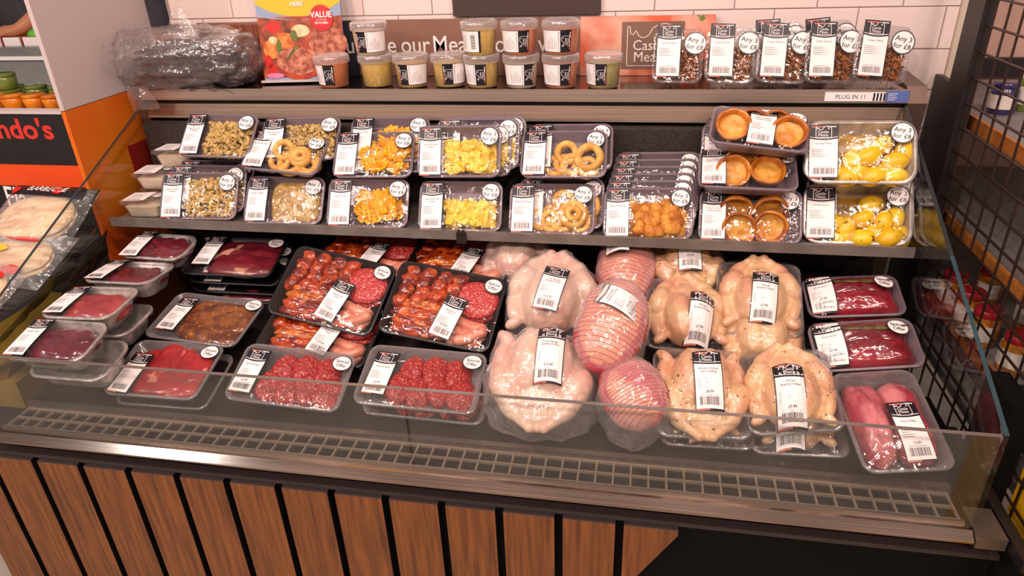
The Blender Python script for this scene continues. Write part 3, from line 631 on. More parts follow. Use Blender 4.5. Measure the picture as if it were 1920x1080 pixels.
def c_duck(root, w_, h_, d, rng, kind=0):
    for k, (y, r) in enumerate(((.20, .034), (-.17, .040))):
        me = cached(('duck', k), lambda: slab(.078, r*.92, .048, k+2, 40, 10, .10, .10, 3.6).mesh('fillet', 'duck', True))
        child(root, 'fillet', me, T(.06*w_, y*h_*.9, -d+.003))
    hb = cached('herbline', lambda: blob(.07, .006, .003, 2, .5, 3, 2).mesh('herb_line', 'herb_green', True)); child(root, 'herb_line', hb, T(.10*w_, .24*h_, -d+.050))
def c_fillets(root, w_, h_, d, rng):
    for k, (x, a) in enumerate(((-.21, 1), (.20, -2))):
        me = cached(('fil', k), lambda: slab(.036, .090, .056, k+4, 44, 11, .12, .10, 3.6).mesh('pork_fillet', 'fillet', True)); child(root, 'pork_fillet', me, T(x*w_, .0*h_, -d+.003) @ RZ(a))

# ------------------------------------------------------------------ pack builder
def tray_me(key, w_, h_, d, m, **k): return cached(('tray', key, m), lambda: tray_mb(w_, h_, d, **k).mesh('tray', m, True, 45))
def std_film(key, w_, h_, r, bulge, m='cling_film'):
    def f():
        rg = sum(map(ord, str(key)))
        def hf(x, y): u, v_ = abs(x)/(w_/2), abs(y)/(h_/2); return bulge*(1-u**3)*(1-v_**3)
        fz, nx, ny = film_field(w_, h_, hf, 16, 12, 2, .0012, rg, 40); return (film_mb(w_, h_, r, fz, nx, ny).mesh('film', m, True), lambda x, y: hf(max(-w_/2, min(w_/2, x)), max(-h_/2, min(h_/2, y)))+.0028)
    return cached(('film', key), f)
def label_me(title, lw, lh, price, X2key, X2, fz, key):
    return cached(('lab', title, lw, lh, price, X2key, key), lambda: drape(label_mb(title, lw, lh, price), X2, fz).mesh('label', LABEL_MATS))
def stick_me(kind, r, X2key, X2, fz, key):
    return cached(('stk', kind, r, X2key, key), lambda: drape(sticker_mb(kind, r), X2, fz).mesh('sticker', LABEL_MATS))
SEED = [0]
def pack(name, label, cat, X, size, d, tray_mat, content, title, sticker='any', group=None, lab=None, stk=None, bulge=.003, price=None, ckw=None, alu=False, film='cling_film', lsize=(.052, .116), srad=.0230, parts=True):
    w_, h_ = size; SEED[0] += 1; rng = random.Random(SEED[0])
    root = thing(name, label, cat, X, group)
    key = (round(w_, 3), round(h_, 3), d, alu, bulge)
    kw = dict(sub=14, flute=.006, r=.034, rim=.007, taper=.016) if alu else {}
    obj('tray', tray_me(key, w_, h_, d, tray_mat, **kw), root)
    if content: content(root, w_, h_, d, rng, **(ckw or {}))
    fm, fz = std_film(key, w_-.004, h_-.004, .03 if alu else .02, bulge)
    obj('film', fm, root)
    lx, ly, la = lab or (-.5*w_+.5*lsize[0]+.008, 0, 0)
    if title: obj('label', label_me(title, lsize[0], lsize[1], price, (lx, ly, la), T(lx, ly, 0) @ RZ(la), fz, key), root)
    if sticker:
        sx, sy, sa = stk or (w_*.5-srad-.006, h_*.5-srad-.006, -6)
        obj('offer_sticker', stick_me(sticker, srad, (sx, sy, sa), T(sx, sy, 0) @ RZ(sa), fz, key), root)
    return root
SS = (.209, .130)
TITLES = {'stuff': 'Sage & Onion|Stuffing', 'waf': 'Lattice Fries', 'cube': 'Garlic & Herb Potato|Cubes', 'ring': 'Battered Onion Rings', 'grat': 'Potato Bake', 'mush': 'Garlic Mushrooms', 'pud': 'Fully Cooked|Yorkshire Puddings', 'pot': 'Garlic Baby Potatoes', 'oni': 'Crispy Onions'}
def shelf_pack(label, X, content, t, ckw=None, size=SS, d=.030, tray='tray_grey', **k):
    return pack('side_dish_pack', label, 'food pack', X, size, d, tray, content, TITLES[t], 'any', 'side dish packs on the middle shelf', ckw=ckw, **k)
def off(X, dx, dy, dz): return T(dx, dy, dz) @ X
P_ = {}
P_['U1'] = pose((.292, .648, 1.127), -2, 44, 0); P_['L1'] = pose((.246, .572, .984), 8, 55, -2); P_['L2'] = pose((.487, .576, .978), 7, 50, -2); P_['U2'] = pose((.485, .630, 1.090), 8, 33, -9)
P_['U3'] = pose((.722, .644, 1.084), 5, 45, 0); P_['L3'] = pose((.719, .571, .979), 8, 52, -2); P_['U4'] = pose((.954, .620, 1.103), 4, 60, 0); P_['L4'] = pose((.961, .570, .979), 6, 52, -1)
P_['U5'] = pose((1.211, .637, 1.097), 1, 43, 1); P_['L5'] = pose((1.189, .573, .978), 3, 51, 0); P_['L6'] = pose((1.418, .573, .975), -1, 49, 2)
P_['Y1'] = pose((1.656, .636, 1.165), 3, 26, -10); P_['Y2'] = pose((1.638, .614, 1.075), 0, 24, -2); P_['Y3'] = pose((1.651, .578, .974), -6, 49, 3)
P_['P1'] = pose((1.871, .606, 1.122), -4, 53, 2); P_['P2'] = pose((1.884, .588, .984), -7, 51, 3)
# front row on the shelf
shelf_pack('stuffing pack with bright reflections, bottom row beside the cream tubs', P_['L1'], c_stuffing, 'stuff')
shelf_pack('stuffing pack tucked directly behind the bottom row stuffing pack', off(P_['L1'], .012, .026, .012), c_stuffing, 'stuff')
shelf_pack('empty-looking film-wrapped tray lying under the upper stuffing pack', off(P_['L1'] @ RX(-10), .020, .052, .022), None, 'stuff', )
shelf_pack('flat potato bake pack in the bottom shelf row', P_['L2'], c_gratin, 'grat')
shelf_pack('waffle lattice fries pack in the bottom shelf row', P_['L3'], c_waffles, 'waf')
shelf_pack('potato cubes pack in the bottom shelf row', P_['L4'], c_cubes, 'cube')
shelf_pack('onion rings pack in the bottom shelf row', P_['L5'], c_rings, 'ring', {'spots': RINGS_B})
shelf_pack('onion rings pack whose rim shows just behind the bottom row rings', off(P_['L5'], .020, .026, .006), c_rings, 'ring', {'spots': RINGS_A})
shelf_pack('breaded mushrooms pack in the bottom shelf row', P_['L6'], c_mush, 'mush')
for k, nm in enumerate(('first', 'second', 'third', 'fourth', 'fifth')):
    shelf_pack('grey film-wrapped pack, %s one stacked behind the breaded mushrooms' % nm, off(P_['L6'], .004+.004*k, .0205*(k+1), .0115*(k+1)), None, 'mush')
shelf_pack('Yorkshire puddings pack in the bottom shelf row', P_['Y3'], c_puddings, 'pud', {'kind': 0}, (.229, .132), .038)
shelf_pack('yellow baby potatoes in foil tray, bottom shelf row', P_['P2'], c_potatoes, 'pot', {'kind': 1}, (.228, .146), .042, 'aluminium', alu=True, lsize=(.058, .120), srad=.0250)
shelf_pack('foil tray of potatoes mostly hidden behind the bottom potatoes', off(P_['P2'], .012, .040, .012), None, 'pot', None, (.228, .146), .042, 'aluminium', alu=True, lsize=(.058, .120), srad=.0250)
# upper row
shelf_pack('stuffing pack propped at the left end of the upper row', P_['U1'], c_stuffing, 'stuff')
shelf_pack('onion rings pack lying tilted on top of the potato bake', P_['U2'], c_rings, 'ring', {'spots': RINGS_C})
shelf_pack('stuffing pack peeping out behind the tilted onion rings', off(P_['U2'] @ RZ(9) @ RX(10), .028, .040, .026), c_stuffing, 'stuff')
shelf_pack('waffle lattice fries pack in the upper shelf row', P_['U3'], c_waffles, 'waf')
shelf_pack('waffle fries pack directly behind the upper waffle fries', off(P_['U3'], .030, .024, .006), None, 'waf')
shelf_pack('waffle fries pack rearmost and highest behind the upper fries', off(P_['U3'], .030, .040, .030), c_waffles, 'waf')
shelf_pack('potato cubes pack at the front of the upper stack', P_['U4'], c_cubes, 'cube', {'lvl': .62})
shelf_pack('potato cubes pack second in the upper stack', off(P_['U4'], .022, .024, -.004), c_cubes, 'cube')
shelf_pack('potato cubes pack third in the upper stack', off(P_['U4'], .040, .036, .010), None, 'cube')
shelf_pack('potato cubes pack rearmost in the upper stack', off(P_['U4'], .054, .050, .012), c_cubes, 'cube')
shelf_pack('onion rings pack in the upper shelf row', P_['U5'], c_rings, 'ring', {'spots': RINGS_A})
shelf_pack('onion rings pack behind the upper onion rings', off(P_['U5'], .012, .026, .010), None, 'ring')
shelf_pack('Yorkshire puddings pack lying topmost of its pile', P_['Y1'], c_puddings, 'pud', {'kind': 1}, (.215, .130), .038, lab=(.005, 0, -2), bulge=.012, lsize=(.056, .116))
shelf_pack('Yorkshire puddings pack in the middle of its pile', P_['Y2'], c_puddings, 'pud', {'kind': 2}, (.219, .130), .038, bulge=.010)
shelf_pack('upright grey pack standing behind the pudding pile', off(P_['Y2'] @ RX(30), .006, .055, .030), None, 'pud', None, (.219, .130), .034)
shelf_pack('yellow baby potatoes in foil tray, upper shelf row', P_['P1'], c_potatoes, 'pot', {'kind': 0}, (.228, .146), .042, 'aluminium', alu=True, lsize=(.058, .120), srad=.0250)
shelf_pack('foil tray rim showing behind the upper baby potatoes', off(P_['P1'], .006, .045, -.012), None, 'pot', None, (.228, .146), .042, 'aluminium', alu=True, lsize=(.058, .120), srad=.0250)

# ------------------------------------------------------------------ the well: meat packs
MG = 'meat packs in the counter well'
A_ = {}
A_['Al1'] = pose((.132, .117, .806), 4, 13, -3); A_['Al2'] = pose((.125, .247, .832), 0, 4, 3); A_['Al3'] = pose((.128, .391, .842), 0, -2, 1); A_['Al4'] = pose((.142, .501, .866), 8, 11, -8)
A_['St1'] = pose((.337, .533, .832), 4, 17, -2); A_['Br'] = pose((.348, .337, .751), 0, 14, -4); A_['RS'] = pose((.329, .181, .704), 1, 16, 0)
A_['M1'] = pose((.653, .171, .717), 12, 22, -11); A_['M2'] = pose((.949, .193, .724), 8, 18, -7); A_['BBQ1'] = pose((.669, .401, .818), 9, 33, -16); A_['BBQ2'] = pose((.954, .382, .802), 11, 33, -15)
A_['C1'] = pose((1.675, .462, .821), -5, 31, 3); A_['C2'] = pose((1.516, .427, .786), 10, 27, -9); A_['C4'] = pose((1.709, .191, .747), -12, 28, 17)
A_['D1'] = pose((1.882, .494, .823), -10, 23, 13); A_['D2'] = pose((1.870, .321, .800), -7, 27, 13); A_['Pf'] = pose((1.886, .160, .736), -6, 19.5, 14)
def meat(label, X, size, d, tray, content, title, **k):
    k.setdefault('srad', .0225); k.setdefault('lsize', (.050, .112)); k.setdefault('bulge', .004)
    return pack('meat_pack', label, 'meat pack', X, size, d, tray, content, title, k.pop('sticker', 'special'), MG, **k)
AL = dict(alu=True, sticker=None, lsize=(.050, .112))
meat('deep foil tray of dark liver nearest the front glass', A_['Al1'], (.196, .128), .050, 'aluminium', c_liver, 'Lambs Liver', **AL)
meat('deep foil tray of pink meat, second from the front glass', A_['Al2'], (.184, .140), .050, 'aluminium', c_lamb, 'Ox Cheek', **AL)
meat('deep foil tray of kidneys, third from the front glass', A_['Al3'], (.190, .132), .050, 'aluminium', c_liver, 'Lambs Kidney', **AL)
meat('deep foil tray of diced liver, farthest back at the left', A_['Al4'], (.180, .115), .045, 'aluminium', c_liver, 'Pigs Liver', **AL)
meat('deep foil tray underneath the front liver tray', off(A_['Al1'], .02, .02, -.06), (.196, .128), .050, 'aluminium', None, None, **AL)
meat('deep foil tray underneath the second foil tray', off(A_['Al2'], .01, .02, -.058), (.184, .140), .050, 'aluminium', None, None, **AL)
meat('dark braising steaks on black tray, topmost of its stack', A_['St1'], (.255, .156), .024, 'tray_black', c_steak, 'Braising Steak', lab=(-.075, .012, -3))
for k in range(3): meat('black steak tray, %s below the top of the steak stack' % ('first', 'second', 'third')[k], off(A_['St1'], .014+.004*k, .006, -.027*(k+1)), (.255, .156), .024, 'tray_black', c_steak if k == 2 else None, 'Braising Steak', lab=(-.075, .012, -3))
meat('brown marinated steaks in a clear tray beside the steak stack', A_['Br'], (.255, .163), .028, 'tray_clear', c_marinade, 'Marinated|Pork Steaks', lab=(-.075, 0, -3), stk=(.105, .058, -6))
meat('lean red beef slices in a clear tray at the front', A_['RS'], (.232, .166), .028, 'tray_clear', c_redslices, 'Frying Steak', lab=(-.072, -.022, -5), stk=(.090, .052, -6))
meat('clear tray underneath the red beef slices', off(A_['RS'], .01, .012, -.036), (.232, .166), .028, 'tray_clear', None, None, sticker=None)
meat('red minced grill steaks pack left of the glass joint', A_['M1'], (.262, .152), .028, 'tray_clear', c_burgers, 'Beef Grill Steaks', lab=(-.095, .0, -4), stk=(.105, .045, -4), price='£3.99')
meat('red minced grill steaks pack behind the glass joint', A_['M2'], (.270, .163), .028, 'tray_clear', c_burgers, 'Beef Grill Steaks', lab=(-.090, .0, -4), stk=(.105, .050, -4), price='£3.99')
meat('grill steaks pack underneath the one behind the glass joint', off(A_['M2'], .012, .012, -.036), (.270, .163), .028, 'tray_clear', c_burgers, 'Beef Grill Steaks', lab=(-.090, .0, -4), sticker=None)
BB = dict(lab=(.022, -.030, -10), stk=(.105, .072, -6), price='£10.00', lsize=(.050, .108), bulge=.005)
meat('large black barbecue selection tray beside the steak stack', A_['BBQ1'], (.272, .200), .036, 'tray_black', c_bbq, 'Barbecue|Pack', **BB)
meat('large black barbecue selection tray beside the bagged chickens', A_['BBQ2'], (.268, .200), .036, 'tray_black', c_bbq, 'Barbecue|Pack', ckw={'kind': 1}, **BB)
meat('black barbecue tray lying beneath the left barbecue selection', off(A_['BBQ1'], -.008, -.062, -.070) @ RX(-14) @ RZ(4), (.272, .200), .036, 'tray_black', c_bbq, 'Barbecue|Pack', **BB)
meat('black barbecue tray up behind the left barbecue selection', pose((.700, .585, .842), 5, 14, -8), (.268, .200), .036, 'tray_black', c_bbq, 'Barbecue|Pack', **BB)
meat('black barbecue tray up behind the right barbecue selection', pose((.955, .575, .842), 5, 14, -9), (.268, .200), .036, 'tray_black', c_bbq, 'Barbecue|Pack', **BB)
meat('red fillets pack with herb line, upper of the two', A_['D1'], (.205, .118), .034, 'tray_grey', c_duck, 'Pork Joint', price='£7.99', stk=(.066, .022, -4), bulge=.024, lsize=(.050, .100))
meat('red fillets pack with herb line, lower of the two', A_['D2'], (.208, .118), .034, 'tray_grey', c_duck, 'Pork Joint', price='£7.99', stk=(.066, .026, -4), bulge=.024, lsize=(.050, .100))
meat('two long pink pork fillets in clear tray by the right glass', A_['Pf'], (.160, .222), .042, 'tray_clear', c_fillets, 'Pork Fillet', lab=(.018, -.040, 2), sticker=None, bulge=.024, price='12.83')

# ------------------------------------------------------------------ poultry
def union_mesh(name, m, parts, vox=.0045, smooth=6):
    """one continuous skin grown round a set of ellipsoids"""
    mb = MB()
    for (c, r, rot) in parts:
        b = blob(*r, 0, 0, 1, 2); mb.add(b.v, b.f, 0, T(*c) @ rot)
    o = obj('tmp', mb.mesh(name, m))
    rm = o.modifiers.new('r', 'REMESH'); rm.mode = 'VOXEL'; rm.voxel_size = vox
    sm = o.modifiers.new('s', 'SMOOTH'); sm.iterations = smooth; sm.factor = .5
    dg = bpy.context.evaluated_depsgraph_get(); dg.update()
    me = bpy.data.meshes.new_from_object(o.evaluated_get(dg)); bpy.data.objects.remove(o)
    me.polygons.foreach_set('use_smooth', [True]*len(me.polygons)); me.name = name
    return me
I4 = Matrix.Identity(4)
def chicken_parts():
    p = [((-.019, -.020, .012), (.038, .066, .046), RZ(5)), ((.019, -.020, .012), (.038, .066, .046), RZ(-5)), ((0, -.058, .0), (.050, .030, .034), I4), ((0, .040, -.004), (.042, .044, .030), I4), ((0, .078, .0), (.024, .022, .016), I4), ((0, .095, .004), (.015, .011, .010), I4)]
    for s_ in (-1, 1):
        p += [((s_*.061, .026, .006), (.025, .043, .030), RZ(s_*24)), ((s_*.046, .066, .006), (.016, .030, .017), RZ(s_*46)), ((s_*.024, .088, .008), (.0105, .020, .011), RZ(s_*52)), ((s_*.012, .099, .010), (.010, .0105, .010), I4),
              ((s_*.071, -.038, .0), (.0155, .034, .017), RZ(-s_*14)), ((s_*.066, -.070, .006), (.012, .021, .013), RZ(s_*52)), ((s_*.080, -.008, -.004), (.0105, .022, .012), RZ(s_*14)), ((s_*.060, -.014, -.004), (.022, .030, .020), I4)]
    return p
CHICK = union_mesh('chicken', 'chicken_skin', chicken_parts(), .0036, 3)
CHICK_H = CHICK.copy(); CHICK_H.materials.clear(); CHICK_H.materials.append(MATS['chicken_herb'])
CHICK_P = CHICK.copy(); CHICK_P.materials.clear(); CHICK_P.materials.append(MATS['chicken_pale'])
def bvh_of(me): return BVHTree.FromPolygons([v.co for v in me.vertices], [tuple(p.vertices) for p in me.polygons])
BV = bvh_of(CHICK)
def height_of(bv, X):
    Xi = X.inverted()
    def f(x, y):
        o = Xi @ Vector((x, y, 1)); d_ = (Xi.to_3x3() @ Vector((0, 0, -1))).normalized()
        h = bv.ray_cast(o, d_)
        return (X @ h[0]).z+.001 if h[0] is not None else 0
    return f
def smooth_fz(hf, cx, cy, s_=.03):
    # quadratic lift through samples so the stiff paper label bends only gently
    pts = [(dx, dy, hf(cx+dx, cy+dy)) for dx in (-s_*.8, 0, s_*.8) for dy in (-s_*1.6, 0, s_*1.6)]
    z0 = pts[4][2]
    ax = sum((z-z0)*dx*dx for dx, dy, z in pts)/sum(dx**4+dx*dx*dy*dy*0 for dx, dy, z in pts)*.6; ay = sum((z-z0)*dy*dy for dx, dy, z in pts)/sum(dy**4 for dx, dy, z in pts)*.6
    bx = sum(z*dx for dx, dy, z in pts)/sum(dx*dx for dx, dy, z in pts); by = sum(z*dy for dx, dy, z in pts)/sum(dy*dy for dx, dy, z in pts)
    q = lambda x, y: z0+bx*(x-cx)+by*(y-cy)+ax*(x-cx)**2+ay*(y-cy)**2
    lift = max(hf(cx+dx*.8, cy+dy*.8)-q(cx+dx*.8, cy+dy*.8) for dx, dy, z in pts)
    return lambda x, y: q(x, y)+max(0, lift)
def chicken_pack(label, X, size=(.186, .192), me=CHICK, rot=0, sc=1.0, dy=0, zc=.006, lab=(.004, -.030, -4), title='Whole|Roasting Chicken', price='£7.99', has_label=True):
    root = thing('chicken_pack', label, 'chicken', X, 'whole chickens in trays')
    w_, h_ = size; d = .034
    obj('tray', tray_me(('chick', w_, h_), w_, h_, d, 'tray_clear'), root)
    CX = T(0, dy, zc) @ RZ(rot) @ SC(sc); obj('whole_chicken', me, root, CX)
    fz, nx, ny = film_field(w_, h_, height_of(BV, CX), 26, 26, 8, .0010, len(label), 70)
    obj('film', film_mb(w_, h_, .02, fz, nx, ny).mesh('film', 'tight_film', True), root)
    if has_label:
        lm = drape(label_mb(title, .052, .110, price, .24), T(lab[0], lab[1], 0) @ RZ(lab[2]), smooth_fz(fz, lab[0], lab[1]), .004).mesh('label', LABEL_MATS); obj('label', lm, root)
    return root
chicken_pack('whole chicken with pointed leg ends, topmost and farthest right', A_['C1'])
chicken_pack('whole chicken in clear tray, left of the topmost chicken', A_['C2'] @ T(0, 0, 0), me=CHICK, lab=(.022, -.038, -5), rot=6)
chicken_pack('whole chicken half hidden under the shelf behind the left one', pose((1.520, .580, .838), 5, 18, 0), me=CHICK_H, rot=180, lab=(-.002, .0, 0))
chicken_pack('whole chicken showing below the topmost chicken tray', off(A_['C1'], .004, -.052, -.062) @ RX(-8), me=CHICK, has_label=False)
chicken_pack('herb-sprinkled stuffed chicken at the front beside the gammon', pose((1.540, .200, .735), 4, 26, 0), (.186, .200), CHICK_H, 180, 1.06, lab=(.006, -.004, 2), title='Whole Chicken|with Stuffing', price='£8.99')
chicken_pack('herb-sprinkled whole chicken at the front beside the pork fillets', A_['C4'] @ T(0, .012, 0), (.178, .178), CHICK_H, -4, .95, lab=(-.008, -.034, -3))
chicken_pack('whole chicken lowest at the front below the stuffed chicken', pose((1.552, .214, .684), 2, 14, 0), me=CHICK, sc=.86, zc=-.004, lab=(-.01, -.036, 0))
chicken_pack('whole chicken lowest at the front below the right herb chicken', pose((1.728, .214, .684), -4, 14, 6), me=CHICK, sc=.86, zc=-.004, lab=(-.02, -.036, 0))
def bag_film(root, w_, h_, hf, seed, amp=.010, base=-.03, m='bag_film', freq=22, nx=34, ny=34):
    """loose crumpled bag drawn over contents and gathered underneath"""
    H = lambda x, y: max(hf(x, y), base)
    Z = [[0]*(nx+1) for _ in range(ny+1)]; HH = [[0]*(nx+1) for _ in range(ny+1)]
    for j in range(ny+1):
        for i in range(nx+1):
            a = (i/nx-.5)*2; b = (j/ny-.5)*2; x, y = a*w_/2*math.sqrt(1-b*b/2.6), b*h_/2*math.sqrt(1-a*a/2.6)
            q = hf(x, y); HH[j][i] = q if q != 0 else base; Z[j][i] = HH[j][i]
    for _ in range(7):
        for j in range(1, ny):
            for i in range(1, nx): Z[j][i] = max(HH[j][i], (Z[j-1][i]+Z[j+1][i]+Z[j][i-1]+Z[j][i+1])/4)
    def fz(x, y):
        i = min(max(int(round((x/w_+.5)*nx)), 0), nx); j = min(max(int(round((y/h_+.5)*ny)), 0), ny); return Z[j][i]
    vs = []; fs = []
    for j in range(ny+1):
        for i in range(nx+1):
            a = (i/nx-.5)*2; b = (j/ny-.5)*2; x, y = a*w_/2*math.sqrt(1-b*b/2.6), b*h_/2*math.sqrt(1-a*a/2.6)
            e = max(abs(a), abs(b))
            z = Z[j][i]+.002+amp*abs(noise.noise(Vector((x*freq, y*freq, seed))))*(.35+e)+amp*.5*abs(noise.noise(Vector((x*freq*2.7, y*freq*2.7, seed+5))))
            if e > .999: z = base-.012
            vs.append((x+amp*noise.noise(Vector((x*30, y*30, seed+9)))*e, y+amp*noise.noise(Vector((x*30, y*30, seed+19)))*e, z))
    fs = [(j*(nx+1)+i, j*(nx+1)+i+1, (j+1)*(nx+1)+i+1, (j+1)*(nx+1)+i) for j in range(ny) for i in range(nx)]
    obj('bag', MB().add(vs, fs).mesh('bag', m, True), root)
    return fz
def bagged(name, label, cat, X, me, bv, CX, size, seed, lab=None, title='', price=None, group=None, m=None, extra=None, amp=.011):
    root = thing(name, label, cat, X, group); o = obj('whole_chicken' if cat == 'chicken' else 'joint', me, root, CX)
    if extra: extra(o)
    hf = height_of(bv, CX); bag_film(root, *size, hf, seed, amp)
    if lab:
        fz = smooth_fz(hf, lab[0], lab[1]); obj('label', drape(label_mb(title, .054, .118, price, .25), T(lab[0], lab[1], 0) @ RZ(lab[2]), fz, .011).mesh('label', LABEL_MATS), root)
    return root
GC = 'free range chickens in clear bags'
bagged('bagged_chicken', 'large pale chicken in loose clear bag, farther back of the pair', 'chicken', pose((1.205, .440, .800), 4, 30, -4), CHICK_P, BV, T(0, 0, .012) @ SC(1.18), (.235, .27), 3, (.004, -.018, -9), 'Free Range|Roasting Chicken', '£12.95', GC)
bagged('bagged_chicken', 'large pale chicken in clear bag, nearest the front glass', 'chicken', pose((1.215, .190, .750), 3, 26, 0), CHICK_P, BV, T(0, -.005, .012) @ RZ(180) @ SC(1.22), (.26, .25), 8, (.020, .012, -2), 'Free Range|Roasting Chicken', '£15.00', GC)
bagged('bagged_chicken', 'crumpled clear bag with chicken just under the shelf edge', 'chicken', pose((1.095, .60, .838), 0, 12, 0), CHICK_P, BV, T(0, -.005, .0) @ SC(.95), (.22, .22), 12, None, group=GC)
def gam_mb(rx, ry, rz, seed):
    b = blob(rx, ry, rz, seed, .06, 1.3, 4)
    for i, f in enumerate(b.f):
        c = [sum(b.v[k][a] for k in f)/len(f) for a in range(3)]
        b.m[i] = 1 if (c[0]/rx)**2*1.1+((c[1]+.006)/ry)**2*.95 > .66 or c[2] < 0 or (seed == 6 and c[0]+c[1]*.4 > -.004) else 0
    return b
def gam_net(rx, ry, rz, seed, n=20):
    bv = None; mb = MB()
    b = blob(rx, ry, rz, seed, .06, 1.3, 4); t = BVHTree.FromPolygons([Vector(v) for v in b.v], b.f)
    for k in range(n):
        y = -ry*.86+ry*1.72*k/(n-1); pts = []
        for j in range(25):
            a = R(-80+160*j/24); dv = Vector((math.sin(a), 0, math.cos(a))); h = t.ray_cast(Vector((0, y+.004*math.cos(a*1.5), 0))+dv*.3, -dv)
            if h[0]: pts.append(h[0]+dv*.0004)
        if len(pts) > 3: mb.tube(pts, .0009, 4)
    return mb
GAM = {k: (gam_mb(*a).mesh('gammon', ['gammon_rind', 'gammon_lean'], True), gam_net(*a).mesh('netting', 'netting')) for k, a in {'a': (.074, .108, .055, 2), 'b': (.068, .078, .050, 6)}.items()}
GBV = {k: bvh_of(v[0]) for k, v in GAM.items()}
def net(k): return lambda o: obj('netting', GAM[k][1], o)
GG = 'netted gammon joints in clear film'
g1 = bagged('gammon_joint', 'large netted gammon joint with label, tilted over the chickens', 'joint', pose((1.353, .264, .832), 2, 35, -15), GAM['a'][0], GBV['a'], T(0, 0, .02), (.158, .232), 21, None, group=GG, extra=net('a'), amp=.006)
hf = height_of(GBV['a'], T(0, 0, .02)); obj('label', drape(label_mb('Unsmoked|Gammon Joint', .050, .112, '£12.95', .25), T(.0, .038, 0) @ RZ(77), smooth_fz(hf, 0, .038), .006).mesh('label', LABEL_MATS), g1)
bagged('gammon_joint', 'smaller netted gammon joint low beside the front chicken', 'joint', pose((1.405, .158, .738), 0, 28, 28), GAM['b'][0], GBV['b'], T(0, 0, .02), (.155, .175), 27, None, group=GG, extra=net('b'), amp=.010)
bagged('gammon_joint', 'netted gammon joint half hidden under the shelf', 'joint', pose((1.372, .555, .828), 0, 24, 0), GAM['a'][0], GBV['a'], T(0, 0, .01), (.150, .22), 33, (-.02, .05, 0), 'Unsmoked|Gammon Joint', '£12.95', GG, extra=net('a'), amp=.003)

# ------------------------------------------------------------------ cream sauce tubs at the left end of the shelf
def sauce_tub(label, X, w_=.112, h_=.082, d=.044):
    root = thing('sauce_tub', label, 'tub', X, 'clear tubs of cream sauce')
    rs = lambda ins, z: [(x, y, z) for x, y in rrect(w_-2*ins, h_-2*ins, .016, 5)]
    obj('tub', MB().rings([rs(.014, 0), rs(.011, .002), rs(.003, d-.006), rs(0, d-.004), rs(0, d)], 0, True).mesh('tub', 'clear_plastic', True, 40), root)
    obj('sauce', MB().rings([rs(.0155, .0015), rs(.0125, .004), rs(.0065, d*.72)], 0, True, True).mesh('sauce', 'sauce_cream', True, 40), root)
    obj('lid', MB().rings([rs(-.003, d-.002), rs(-.003, d+.003), rs(.004, d+.006), rs(.008, d+.004)], 0, False, True).mesh('lid', 'clear_plastic', True, 40), root)
    lb = MB().grid(-w_*.46, w_*.12, -h_*.40, h_*.40, 4, 3, 0).grid(-w_*.40, w_*.02, -h_*.34, -h_*.30, 2, 1, 1, Z1)
    for k in range(4): lb.grid(-w_*.40, -w_*.40+w_*(.3+.05*(k % 2)), h_*(-.15+.12*k), h_*(-.13+.12*k), 1, 1, 3, Z1)
    obj('lid_label', lb.map(lambda x, y, z: (x, y, d+.0068+z+.0015*math.sin(x*40))).mesh('lid_label', LABEL_MATS), root)
    sk = sticker_mb('any', .017); obj('offer_sticker', sk.map(lambda x, y, z: (x+w_*.30, y+.008, d+.0068+z)).mesh('sticker', LABEL_MATS), root)
sauce_tub('cream sauce tub at the bottom left corner of the shelf', T(.074, .585, .922) @ RZ(4))
sauce_tub('cream sauce tub hidden behind, supporting the upper tub', T(.068, .683, .922) @ RZ(-2))
sauce_tub('cream sauce tub stacked on the tub row, left of the stuffing', T(.074, .660, .976) @ RZ(3) @ RX(3))
sauce_tub('cream sauce tub with label up, rearmost under the upper stuffing', T(.130, .690, 1.030) @ RZ(0))

# ------------------------------------------------------------------ tubs on the top shelf
ZT = 1.2215
def pot_label(kind):
    """flat wrap label: u = arc length, v = height; black logo panel and white text panel, text running up the side"""
    mb = MB(); H = .050; y0 = .010
    if kind == 'BW': bx, wx = (-.045, -.020), (-.020, .036)
    elif kind == 'WB': bx, wx = (.016, .042), (-.040, .016)
    else: bx, wx = (.036, .040), (-.042, .036)
    mb.grid(min(bx[0], wx[0])-.001, max(bx[1], wx[1])+.001, y0-.001, y0+H+.001, 16, 4, 1, 0)
    mb.grid(*wx, y0, y0+H, 12, 4, 0, Z1*2)
    if kind != 'W':
        cx = (bx[0]+bx[1])/2; put_logo(mb, cx, y0+H/2, .024, Z1*3, 0, 90 if kind == 'WB' else 90)
        ex = bx[0]+.0025 if kind == 'BW' else bx[1]-.0025
        mb.grid(ex-.001, ex+.001, y0+.004, y0+H*.55, 1, 4, 2, Z1*3); mb.grid(ex-.0008, ex+.0008, y0+H*.62, y0+H-.004, 1, 2, 0, Z1*3)
        tx = wx[0]+.004 if kind == 'BW' else wx[1]-.004
        put_text(mb, 'Carrot & Coriander Soup', .0042, tx, y0+H/2, Z1*3, 1, 90)
        for k in range(6): mb.grid((tx+.006+.0045*k) if kind == 'BW' else tx-.006-.0045*k, ((tx+.0068+.0045*k) if kind == 'BW' else tx-.0052-.0045*k), y0+.006, y0+H*(.5+.07*(k % 4)), 1, 3, 3, Z1*3)
    else:
        rg = random.Random(5); y = y0+.008
        while y < y0+H-.008:
            b_ = rg.choice((.0007, .0012)); mb.grid(.016, .028, y, y+b_, 3, 1, 1, Z1*3); y += b_+rg.choice((.0008, .0013))
        for k in range(7): mb.grid(-.036+.006*k, -.0352+.006*k, y0+.006, y0+H-.01, 1, 3, 3, Z1*3)
    return mb
def rpot(z): return .0385+.0055*z/.07
